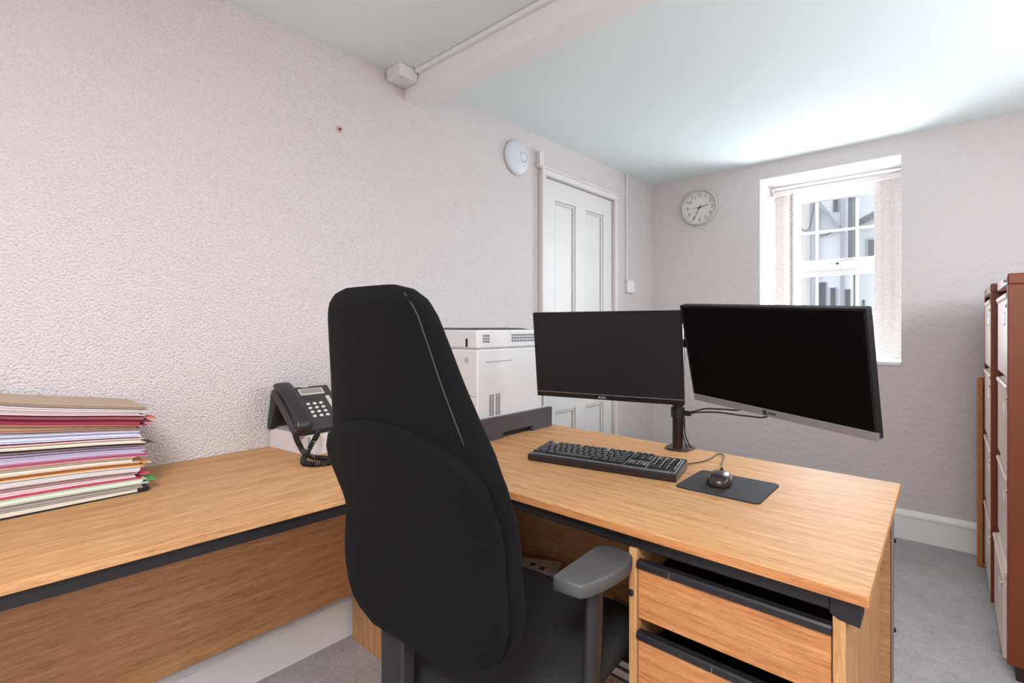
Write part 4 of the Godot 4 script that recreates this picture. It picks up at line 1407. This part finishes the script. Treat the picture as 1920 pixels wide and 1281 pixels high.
# ------------------------------------------------------------------ telephone on its box
func telephone() -> void:
	var b := thing("cardboard_box", "low white cardboard box under the telephone", "box", Vector3(0.075, 0.75, 2.60))
	var st := mb()
	prism(st, PackedVector2Array([Vector2(-0.040, 2.738), Vector2(0.181, 2.714), Vector2(0.186, 2.480), Vector2(-0.036, 2.480)]), Vector3(0, 0.75, 0), Vector3(1, 0, 0), Vector3(0, 0, 1), Vector3(0, 0.063, 0), 0.0015)
	bw(st, "carton", M.white_card, b)
	st = mb()
	prism(st, PackedVector2Array([Vector2(0.1795, 2.7155), Vector2(0.1830, 2.7150), Vector2(0.1830, 2.710), Vector2(0.1795, 2.710)]), Vector3(0, 0.752, 0), Vector3(1, 0, 0), Vector3(0, 0, 1), Vector3(0, 0.058, 0))
	bw(st, "corner_fold", M.printer_line, b)

	# own +z points at the user, own x to the keypad side
	var o := thing("desk_telephone", "dark grey corded desk telephone with white keys on a white box", "telephone", Vector3(0.080, 0.813, 2.657), PI / 2)
	var tilt := Basis(Vector3(1, 0, 0), 0.64)
	var F := Transform3D(tilt, Vector3(0, 0.076, 0.010))     # middle of the sloping face plate
	var P := func(x: float, y: float, z: float) -> Vector3: return F * Vector3(x, y, z)
	st = mb()
	box(st, P.call(0.0, -0.012, 0.0), Vector3(0.188, 0.026, 0.196), 0.006, tilt)
	var body := build(st, "body", M.phone_body, o)
	# rest for the handset: a raised ridge along one side
	st = mb()
	box(st, P.call(-0.068, -0.014, -0.004), Vector3(0.053, 0.024, 0.200), 0.007, tilt)
	build(st, "cradle", M.phone_handset, o)
	# rear stand
	st = mb()
	var S := PackedVector2Array([Vector2(-0.086, 0.115), Vector2(-0.048, 0.090), Vector2(-0.093, 0.0), Vector2(-0.116, 0.0)])
	prism(st, S, Vector3(-0.092, 0, 0), Vector3(0, 0, 1), Vector3(0, 1, 0), Vector3(0.018, 0, 0), 0.001)
	prism(st, S, Vector3(0.074, 0, 0), Vector3(0, 0, 1), Vector3(0, 1, 0), Vector3(0.018, 0, 0), 0.001)
	box(st, Vector3(0.0, 0.045, -0.092), Vector3(0.17, 0.085, 0.006), 0.001, Basis(Vector3(1, 0, 0), 0.4))
	build(st, "stand", M.phone_stand, o)
	# front foot
	st = mb()
	box(st, Vector3(0.0, 0.007, 0.078), Vector3(0.17, 0.012, 0.02), 0.002)
	build(st, "front_foot", M.phone_stand, o)
	# handset: an arched bar with two bowls
	st = mb()
	var path := []
	for i in 21:
		var t := i / 20.0 * 2.0 - 1.0
		path.append(P.call(-0.068, 0.026 - 0.022 * t * t * t * t, t * 0.106))
	var rows := []
	for i in 21:
		var t := i / 20.0 * 2.0 - 1.0
		var hw := 0.0225 + 0.0035 * t * t
		var hh := 0.010 + 0.006 * pow(absf(t), 3.0)
		if absf(t) > 0.96:
			hw *= 0.86
			hh *= 0.7
		var row := PackedVector3Array()
		for k in 24:
			var a := TAU * k / 24
			row.append(path[i] + tilt * Vector3(signf(cos(a)) * pow(absf(cos(a)), 0.6) * hw, signf(sin(a)) * pow(absf(sin(a)), 0.6) * hh, 0))
		rows.append(row)
	var tr := PackedVector3Array()
	for i in 20:
		for k in 24:
			var j := (k + 1) % 24
			q(tr, rows[i][k], rows[i][j], rows[i + 1][j], rows[i + 1][k])
	for k in range(1, 23):
		tr.append_array([rows[0][0], rows[0][k + 1], rows[0][k]])
		tr.append_array([rows[-1][0], rows[-1][k], rows[-1][k + 1]])
	emit(st, tr, 1)
	var hs := build(st, "handset", M.phone_handset, o)
	for s in [-1, 1]:
		st = mb()
		lathe(st, [[0.021, -0.004], [0.023, 0.008], [0.020, 0.018]], Transform3D(tilt, P.call(-0.068, -0.008, s * 0.082)), 24)
		build(st, "bowl", M.phone_handset, hs)
	# display, keys and strip
	st = mb()
	box(st, P.call(0.022, 0.0022, -0.066), Vector3(0.084, 0.004, 0.030), 0.002, tilt)
	var lf := build(st, "display_frame", M.phone_strip, o)
	st = mb()
	box(st, P.call(0.022, 0.0040, -0.066), Vector3(0.072, 0.002, 0.020), 0.0005, tilt)
	build(st, "display", M.phone_lcd, lf)
	st = mb()
	box(st, P.call(0.010, 0.0014, -0.091), Vector3(0.022, 0.0016, 0.004), 0.0004, tilt)
	build(st, "maker_plate", M.phone_strip, o)
	st = mb()
	box(st, P.call(0.066, 0.0018, -0.006), Vector3(0.014, 0.003, 0.066), 0.001, tilt)
	build(st, "label_strip", M.phone_strip, o)
	for k in 3:
		st = mb()
		box(st, P.call(-0.012 + k * 0.016, 0.0014, -0.030), Vector3(0.007, 0.002, 0.004), 0.0006, tilt)
		build(st, "small_button", M.phone_stand, o)
	for r in 4:
		for c in 3:
			st = mb()
			prism(st, oval(0.0130, 0.0105, 18), P.call(-0.012 + c * 0.022, 0.0005, -0.008 + r * 0.0185), tilt * Vector3(1, 0, 0), tilt * Vector3(0, 0, 1), tilt * Vector3(0, 0.0042, 0), 0.0012)
			build(st, "key", M.phone_key, o)
	# coiled cord, in room coordinates
	var w := []
	for v in [[0.125, 0.822, 2.733], [0.160, 0.812, 2.744], [0.190, 0.795, 2.748], [0.212, 0.772, 2.742], [0.232, 0.759, 2.722], [0.262, 0.7585, 2.706], [0.292, 0.7585, 2.702], [0.314, 0.7585, 2.718], [0.312, 0.7585, 2.742], [0.292, 0.7585, 2.762], [0.268, 0.7585, 2.770], [0.248, 0.763, 2.764], [0.238, 0.775, 2.750], [0.240, 0.795, 2.738], [0.238, 0.815, 2.724], [0.222, 0.826, 2.708], [0.200, 0.826, 2.698]]:
		w.append(Vector3(v[0], v[1], v[2]))
	var line := smooth_path(w, 40)
	var coil := []
	var run := 0.0
	var side := Vector3(0, 0, 1)
	for i in range(1, line.size() - 1):
		var d: Vector3 = (line[i + 1] - line[i - 1]).normalized()
		side = (side - d * side.dot(d)).normalized()
		run += line[i].distance_to(line[i - 1])
		var ang := run / 0.0068 * TAU
		coil.append(line[i] + (side * cos(ang) + d.cross(side) * sin(ang)) * 0.0064)
	st = mb()
	tube(st, coil, 0.0023, 6)
	var cd := build(st, "coiled_cord", M.coil, o)
	cd.transform = o.transform.affine_inverse()

# ------------------------------------------------------------------ pile of files on the narrow desk
# one layer of the pile between two heights that vary along the pile; x0..x1 is its depth from the wall
func layer(st: SurfaceTool, z0: float, z1: float, x0: float, x1: float, low: Callable, high: Callable) -> void:
	var t := PackedVector3Array()
	var n := 12
	for i in n:
		var a := lerpf(z0, z1, float(i) / n)
		var b := lerpf(z0, z1, float(i + 1) / n)
		var la: float = low.call(a)
		var lb: float = low.call(b)
		var ha: float = high.call(a)
		var hb: float = high.call(b)
		q(t, Vector3(x1, la, a), Vector3(x1, lb, b), Vector3(x1, hb, b), Vector3(x1, ha, a))
		q(t, Vector3(x0, lb, b), Vector3(x0, la, a), Vector3(x0, ha, a), Vector3(x0, hb, b))
		q(t, Vector3(x1, ha, a), Vector3(x1, hb, b), Vector3(x0, hb, b), Vector3(x0, ha, a))
		q(t, Vector3(x1, lb, b), Vector3(x1, la, a), Vector3(x0, la, a), Vector3(x0, lb, b))
		if i == 0:
			q(t, Vector3(x0, la, a), Vector3(x1, la, a), Vector3(x1, ha, a), Vector3(x0, ha, a))
		if i == n - 1:
			q(t, Vector3(x1, lb, b), Vector3(x0, lb, b), Vector3(x0, hb, b), Vector3(x1, hb, b))
	emit(st, t)

func file_stack() -> void:
	var rng := RandomNumberGenerator.new()
	rng.seed = 77
	# from the desk up: kind, label, cover colour, paper colour, thickness at the near and at the far end
	var items := [
		["ring_binder", "cream cardboard binder with a black spine at the foot of the file pile", c8(222, 214, 196), c8(226, 222, 216), 8, 14],
		["paper_bundle", "thick bundle of white paper just above the binder in the file pile", c8(232, 226, 228), c8(228, 222, 226), 15, 21],
		["document_folder", "pale green folder in the file pile above the thick white bundle", c8(190, 206, 176), c8(226, 222, 214), 8, 10],
		["document_folder", "crimson folder in the file pile right above the pale green folder", c8(192, 52, 78), c8(222, 198, 200), 16, 27],
		["paper_bundle", "white paper bundle in the file pile under the orange folder", c8(230, 224, 220), c8(224, 216, 214), 12, 16],
		["document_folder", "orange folder in the file pile with its tab folded out", c8(232, 160, 84), c8(238, 206, 160), 8, 10],
		["document_folder", "cream folder in the file pile directly above the orange folder", c8(236, 206, 176), c8(226, 220, 208), 14, 20],
		["document_folder", "thin pink folder in the file pile under the lavender paper", c8(206, 116, 138), c8(226, 178, 200), 6, 8],
		["paper_bundle", "thick lavender paper bundle halfway up the file pile", c8(208, 200, 224), c8(196, 188, 214), 22, 31],
		["document_folder", "thin black folder in the file pile above the lavender paper", c8(40, 36, 38), c8(230, 226, 220), 3, 4],
		["document_folder", "cream folder with a rounded fold in the file pile under pale blue paper", c8(236, 214, 196), c8(234, 224, 210), 10, 10],
		["document_folder", "thin rose folder in the file pile under the pale blue paper", c8(196, 96, 116), c8(214, 140, 156), 3, 5],
		["paper_bundle", "pale blue white paper bundle in the upper half of the file pile", c8(216, 218, 232), c8(206, 206, 226), 18, 27],
		["document_folder", "brown manila folder in the file pile under the dark red folders", c8(164, 120, 92), c8(214, 178, 150), 8, 18],
		["document_folder", "dark red folder in the file pile above the brown manila one", c8(150, 36, 60), c8(176, 66, 88), 11, 11],
		["document_folder", "wine red folder with an orange tab near the top of the file pile", c8(130, 30, 50), c8(198, 120, 128), 11, 11],
		["document_folder", "pinkish white folder near the top of the file pile", c8(226, 202, 202), c8(224, 210, 210), 8, 12],
		["paper_bundle", "loose grey white papers right below the buff cover on the file pile", c8(214, 206, 206), c8(222, 214, 214), 8, 13],
		["document_folder", "buff card folder lying on top of the file pile", c8(188, 160, 136), c8(188, 160, 136), 3, 3],
	]
	var near_total := 0.0
	var far_total := 0.0
	for it in items:
		far_total += it[4]
		near_total += it[5]
	var kf := 0.200 / far_total     # at z = 3.13
	var kn := 0.243 / near_total    # at z = 3.37
	var yf := 0.7502
	var yn := 0.7502
	var count := items.size()
	for i in count:
		var it: Array = items[i]
		var tf: float = it[4] * kf
		var tn: float = it[5] * kn
		var ya := yf
		var yb := yn
		var at := func(z: float, part: float) -> float:
			var s := (z - 3.13) / 0.24
			var lo := lerpf(ya, yb, s)
			var hi := lerpf(ya + tf, yb + tn, s)
			# gentle sag, the same for everything in the pile so that sheets never cross
			return lerpf(lo, hi, part) - 0.0022 * sin(clampf(s, 0.0, 1.4) * 3.1 + 0.6 * lo * 20.0) * clampf((lo - 0.75) / 0.05, 0.0, 1.0)
		var o := thing(it[0], it[1], "paper" if it[0] == "paper_bundle" else ("binder" if it[0] == "ring_binder" else "folder"), Vector3(0.08, yf, 3.29), 0.0, "files piled on the narrow desk")
		var fx := 0.196 + rng.randf_range(-0.010, 0.012)
		var z0 := 3.128 + rng.randf_range(-0.012, 0.010)
		var z1 := 3.455 + rng.randf_range(0.0, 0.02)
		var bx0 := -0.035
		var cover := mat("file_cover_%d" % i, it[2], 0.6)
		var paper := mat("file_paper_%d" % i, it[3], 0.75)
		var st := mb()
		if it[0] == "paper_bundle" or it[0] == "ring_binder":
			if it[0] == "ring_binder":
				st = mb()
				layer(st, z0, z1, bx0, fx + 0.004, func(z: float) -> float: return at.call(z, 0.0), func(z: float) -> float: return at.call(z, 0.30))
				bw(st, "lower_board", M.black_plastic, o)
				st = mb()
				layer(st, z0 + 0.02, z1, bx0, fx + 0.002, func(z: float) -> float: return at.call(z, 0.31), func(z: float) -> float: return at.call(z, 0.99))
				bw(st, "upper_board", cover, o)
				st = mb()
				layer(st, z0 - 0.004, z0 + 0.018, bx0, fx + 0.003, func(z: float) -> float: return at.call(z, 0.30), func(z: float) -> float: return at.call(z, 0.97))
				bw(st, "spine", M.black_plastic, o)
			else:
				var n := maxi(3, int(tf / 0.0024))
				for k in n:
					st = mb()
					var p0 := float(k) / n
					var p1 := (k + rng.randf_range(0.55, 0.93)) / n
					layer(st, z0 + rng.randf_range(-0.003, 0.006), z1, bx0 + 0.01, fx + rng.randf_range(-0.009, 0.0), func(z: float) -> float: return at.call(z, p0), func(z: float) -> float: return at.call(z, p1))
					bw(st, "sheets", paper if k % 3 != 1 else cover, o)
		else:
			var ct := minf(0.0013 / tf, 0.3)
			layer(st, z0, z1, bx0, fx + 0.004, func(z: float) -> float: return at.call(z, 0.0), func(z: float) -> float: return at.call(z, ct))
			bw(st, "lower_cover", cover, o)
			st = mb()
			layer(st, z0 + rng.randf_range(-0.006, 0.008), z1, bx0, fx + rng.randf_range(-0.008, 0.004), func(z: float) -> float: return at.call(z, 0.98 - ct), func(z: float) -> float: return at.call(z, 0.98))
			bw(st, "upper_cover", cover, o)
			# back fold joining the covers at the wall side
			st = mb()
			layer(st, z0 + 0.004, z1 - 0.002, bx0 - 0.0012, bx0 + 0.0002, func(z: float) -> float: return at.call(z, 0.0), func(z: float) -> float: return at.call(z, 0.98))
			bw(st, "fold", cover, o)
			var n := maxi(1, int(tf * 0.7 / 0.0026))
			for k in n:
				st = mb()
				var span := 0.96 - 2.0 * ct
				if span < 0.1:
					break
				var p0 := ct + 0.01 + span * k / n
				var p1: float = ct + 0.01 + span * (k + rng.randf_range(0.7, 0.95)) / n
				layer(st, z0 + rng.randf_range(0.004, 0.014), z1 - 0.003, bx0 + 0.004, fx + rng.randf_range(-0.012, -0.003), func(z: float) -> float: return at.call(z, p0), func(z: float) -> float: return at.call(z, p1))
				bw(st, "sheets", paper, o)
			# tabs standing out at the far end
			var tabs := {2: c8(60, 160, 84), 3: c8(206, 70, 96), 5: c8(240, 196, 130), 9: c8(34, 30, 32), 15: c8(224, 92, 60), 14: c8(214, 130, 150)}
			if tabs.has(i):
				st = mb()
				layer(st, z0 - 0.016, z0 + 0.004, fx - 0.055, fx - 0.004, func(z: float) -> float: return at.call(z, 0.45), func(z: float) -> float: return at.call(z, 0.62))
				bw(st, "tab", mat("file_tab_%d" % i, tabs[i], 0.5), o)
		yf += tf
		yn += tn

# ------------------------------------------------------------------ clock
func wall_clock() -> void:
	var o := thing("wall_clock", "round white wall clock with grey numerals beside the window", "clock", Vector3(0.350, 1.974, 0.0))
	var st := mb()
	var X := Transform3D(Basis(Vector3(1, 0, 0), PI / 2), Vector3.ZERO)
	lathe(st, [[0.116, 0.0], [0.121, 0.004], [0.122, 0.026], [0.119, 0.031], [0.114, 0.031], [0.110, 0.022], [0.109, 0.010]], X, 64)
	build(st, "rim", M.clock_rim, o)
	st = mb()
	lathe(st, [[0.112, 0.0], [0.112, 0.012], [0.0, 0.012]], X, 64)
	var face := build(st, "dial", M.clock_face, o)
	for k in 60:
		var a := TAU * k / 60
		st = mb()
		box(st, Vector3(sin(a) * 0.104, cos(a) * 0.104, 0.0122), Vector3(0.0012 if k % 5 else 0.0022, 0.0030 if k % 5 else 0.0050, 0.0006), 0.0001, Basis(Vector3(0, 0, 1), -a))
		build(st, "minute_mark", M.clock_ink, face)
	for k in range(1, 13):
		var a := TAU * k / 12
		lettering(str(k), 0.0235, 0.0008, M.clock_ink, o, "numeral", Transform3D(Basis.IDENTITY, Vector3(sin(a) * 0.084, cos(a) * 0.084, 0.0124)))
	for h in [[77.0, 0.062, 0.014, 0.0050, "hour_hand", 0.0148], [206.0, 0.090, 0.020, 0.0040, "minute_hand", 0.0162], [271.0, 0.075, 0.018, 0.0016, "second_hand", 0.0176]]:
		st = mb()
		var a := deg_to_rad(h[0])
		prism(st, PackedVector2Array([Vector2(-h[3] / 2, -h[2]), Vector2(h[3] / 2, -h[2]), Vector2(h[3] * 0.32, h[1]), Vector2(-h[3] * 0.32, h[1])]), Vector3.ZERO, Vector3(1, 0, 0), Vector3(0, 1, 0), Vector3(0, 0, 0.0007))
		var hd := build(st, h[4], M.clock_hand if h[4] != "second_hand" else M.clock_ink, o)
		hd.transform = Transform3D(Basis(Vector3(0, 0, 1), -a), Vector3(0, 0, h[5]))
	st = mb()
	lathe(st, [[0.005, 0.012], [0.005, 0.0185], [0.0, 0.0188]], X, 20)
	build(st, "pin", M.clock_hand, o)

# ------------------------------------------------------------------ small fittings on the plaster wall
func on_wall(z: float, y: float, off := 0.0) -> Vector3:
	return Vector3(LW * z + off, y, z)

func wall_fittings() -> void:
	var X := Transform3D(Basis(Vector3(1, 0, 0), PI / 2), Vector3.ZERO)
	# round white detector
	var o := thing("smoke_detector", "round white domed detector on the plaster wall by the door", "detector", on_wall(1.515, 2.016), LTURN)
	var st := mb()
	lathe(st, [[0.086, 0.0], [0.090, 0.005], [0.089, 0.011], [0.080, 0.020], [0.060, 0.027], [0.030, 0.030], [0.0, 0.031]], X, 56, false)
	build(st, "shell", M.detector_white, o)
	st = mb()
	var Y := Transform3D(Basis(Vector3(1, 0, 0), PI / 2), Vector3(0.030, 0.006, 0.0))
	lathe(st, [[0.0275, 0.020], [0.0275, 0.0305], [0.0255, 0.0310], [0.0255, 0.0250]], Y, 36)
	build(st, "button_ring", M.detector_ring, o)
	st = mb()
	lathe(st, [[0.0235, 0.020], [0.0235, 0.0315], [0.0215, 0.0325], [0.0, 0.0330]], Y, 36)
	build(st, "test_button", M.detector_white, o)
	st = mb()
	box(st, Vector3(0.026, -0.043, 0.0262), Vector3(0.007, 0.005, 0.003), 0.001)
	build(st, "indicator", M.label_card, o)
	# little box above the corner of the door
	o = thing("door_sensor", "small white box fixed above the corner of the door casing", "sensor", on_wall(1.335, 2.048), LTURN)
	st = mb()
	box(st, Vector3(0, 0, 0.015), Vector3(0.036, 0.090, 0.030), 0.004)
	build(st, "case", M.casing_paint, o)
	st = mb()
	box(st, Vector3(0, -0.035, 0.0305), Vector3(0.024, 0.003, 0.001), 0.0003)
	build(st, "seam", M.printer_line, o)
	# conduit and switch
	o = thing("conduit", "thin painted cable conduit running down from the ceiling to the switch", "conduit", on_wall(0.397, 1.466), LTURN)
	st = mb()
	box(st, Vector3(0, (ceil_y(0.397) - 1.466) / 2, 0.006), Vector3(0.015, ceil_y(0.397) - 1.466, 0.012), 0.002)
	build(st, "cover", M.casing_paint, o)
	st = mb()
	box(st, Vector3(0, 0.012, 0.0065), Vector3(0.019, 0.014, 0.013), 0.002)
	build(st, "end_sleeve", M.casing_paint, o)
	o = thing("light_switch", "white rocker light switch at the foot of the conduit", "light switch", on_wall(0.360, 1.424), LTURN)
	st = mb()
	box(st, Vector3(0, 0, 0.013), Vector3(0.086, 0.086, 0.026), 0.005)
	build(st, "plate", M.switch_plastic, o)
	st = mb()
	box(st, Vector3(0, 0, 0.027), Vector3(0.012, 0.024, 0.006), 0.002, Basis(Vector3(1, 0, 0), 0.15))
	build(st, "rocker", M.white_gloss, o)
	# junction box in the corner of beam and ceiling
	var yc := ceil_y(2.24)
	o = thing("junction_box", "square white junction box in the corner under the ceiling", "junction box", Vector3(0.006, yc, 2.243))
	st = mb()
	box(st, Vector3(0, -0.023, 0), Vector3(0.090, 0.046, 0.088), 0.003)
	build(st, "case", M.white_plastic, o)
	st = mb()
	box(st, Vector3(0, -0.047, 0), Vector3(0.084, 0.003, 0.082), 0.001)
	var lid := build(st, "lid", M.white_plastic, o)
	for s in [-1, 1]:
		st = mb()
		box(st, Vector3(s * 0.026, -0.049, s * 0.024), Vector3(0.010, 0.0015, 0.004), 0.0004)
		build(st, "screw", M.printer_line, lid)
	# cable trunking along the beam
	o = thing("cable_trunking", "slim white cable trunking along the top of the beam", "trunking", Vector3(1.25, yc, 2.207))
	st = mb()
	box(st, Vector3(0, -0.0085, 0), Vector3(2.39, 0.016, 0.020), 0.003)
	build(st, "trunk", M.beam_paint, o)
	st = mb()
	box(st, Vector3(-1.185, -0.0095, 0.001), Vector3(0.018, 0.019, 0.023), 0.002)
	build(st, "end_collar", M.white_plastic, o)
	# old plug left in the wall
	o = thing("wall_plug", "small pink plastic plug left in the plaster wall", "wall plug", on_wall(2.486, 1.876), LTURN)
	st = mb()
	lathe(st, [[0.013, 0.0], [0.0125, 0.004], [0.008, 0.0055], [0.006, 0.002]], X, 20, false)
	build(st, "flange", M.plug_pink, o)
	st = mb()
	lathe(st, [[0.0065, 0.0005], [0.006, 0.003], [0.0, 0.003]], X, 16)
	build(st, "bore", M.plug_hole, o)

# ------------------------------------------------------------------ things stored under the desk
func under_desk() -> void:
	# box files and books on the carpet between the chair and the drawers
	var y := 0.0
	var list := [
		["box_file", "olive card box file lowest under the desk by the drawers", 0.180, c8(150, 132, 62), 0.00, "box"],
		["printed_folder", "printed grey brown folder on the olive box file under the desk", 0.035, c8(150, 124, 108), 0.012, "folder"],
		["hardback_book", "dark grey brown hardback book lying on the printed folder under the desk", 0.030, c8(92, 76, 70), 0.004, "book"],
		["hardback_book", "taupe hardback book topmost of the pile by the drawers", 0.026, c8(112, 94, 84), -0.006, "book"],
	]
	for it in list:
		var o := thing(it[0], it[1], it[5], Vector3(0.985 + it[4], y, 2.14), 0.05 * it[4] * 20.0, "papers stored under the desk")
		var st := mb()
		bx(st, Vector3(-0.15, 0.0002, -0.13), Vector3(0.15, 0.003, 0.13), 0.0008)
		bx(st, Vector3(-0.15, it[2] - 0.003, -0.13), Vector3(0.15, it[2] - 0.0002, 0.13), 0.0008)
		bx(st, Vector3(-0.15, 0.003, -0.13), Vector3(-0.147, it[2] - 0.003, 0.13), 0.0004)
		build(st, "cover", mat("stored_%s_%d" % [it[0], int(y * 1000)], it[3], 0.6), o)
		st = mb()
		bx(st, Vector3(-0.146, 0.0031, -0.124), Vector3(0.143, it[2] - 0.0031, 0.124), 0.0004)
		build(st, "leaves", M.white_card if it[0] == "hardback_book" else mat("stored_leaf_%d" % int(y * 1000), it[3].lightened(0.15), 0.7), o)
		if it[0] == "printed_folder":
			for k in 9:
				st = mb()
				bx(st, Vector3(-0.12 + k * 0.026, 0.012, 0.1238), Vector3(-0.105 + k * 0.026, 0.012 + 0.008 + 0.004 * (k % 3), 0.1246), 0.0002)
				build(st, "print_mark", mat("print_orange", c8(186, 112, 62), 0.6), o)
		y += it[2]
	# carton with magazines farther in
	var c := thing("carton", "open brown carton of magazines standing under the wide desk", "box", Vector3(0.520, 0, 2.095))
	var st := mb()
	for b in [[-0.15, -0.147, -0.11, 0.11], [0.147, 0.15, -0.11, 0.11], [-0.147, 0.147, -0.11, -0.107], [-0.147, 0.147, 0.107, 0.11]]:
		bx(st, Vector3(b[0], 0.0, b[2]), Vector3(b[1], 0.255, b[3]), 0.0008)
	bx(st, Vector3(-0.147, 0.0, -0.107), Vector3(0.147, 0.004, 0.107), 0.0005)
	build(st, "walls", M.cork, c)
	var mg := thing("magazine", "red and white magazine lying on the carton under the desk", "magazine", Vector3(0.520, 0.256, 2.095), 0.45)
	st = mb()
	bx(st, Vector3(-0.105, 0.0, -0.148), Vector3(0.105, 0.008, 0.148), 0.001)
	build(st, "pages", M.label_card, mg)
	var rng := RandomNumberGenerator.new()
	rng.seed = 5
	for k in 14:
		st = mb()
		var px := rng.randf_range(-0.09, 0.07)
		var pz := rng.randf_range(-0.13, 0.11)
		bx(st, Vector3(px, 0.0079, pz), Vector3(px + rng.randf_range(0.015, 0.03), 0.0084 + k * 0.00002, pz + rng.randf_range(0.01, 0.03)), 0.0001)
		build(st, "cover_print", [M.print_red, M.print_navy, M.print_pale][k % 3] if M.has("print_red") else printed(k), mg)

func printed(k: int) -> Material:
	mat("print_red", c8(176, 40, 58), 0.4)
	mat("print_navy", c8(60, 58, 84), 0.4)
	mat("print_pale", c8(222, 210, 220), 0.4)
	return [M.print_red, M.print_navy, M.print_pale][k % 3]
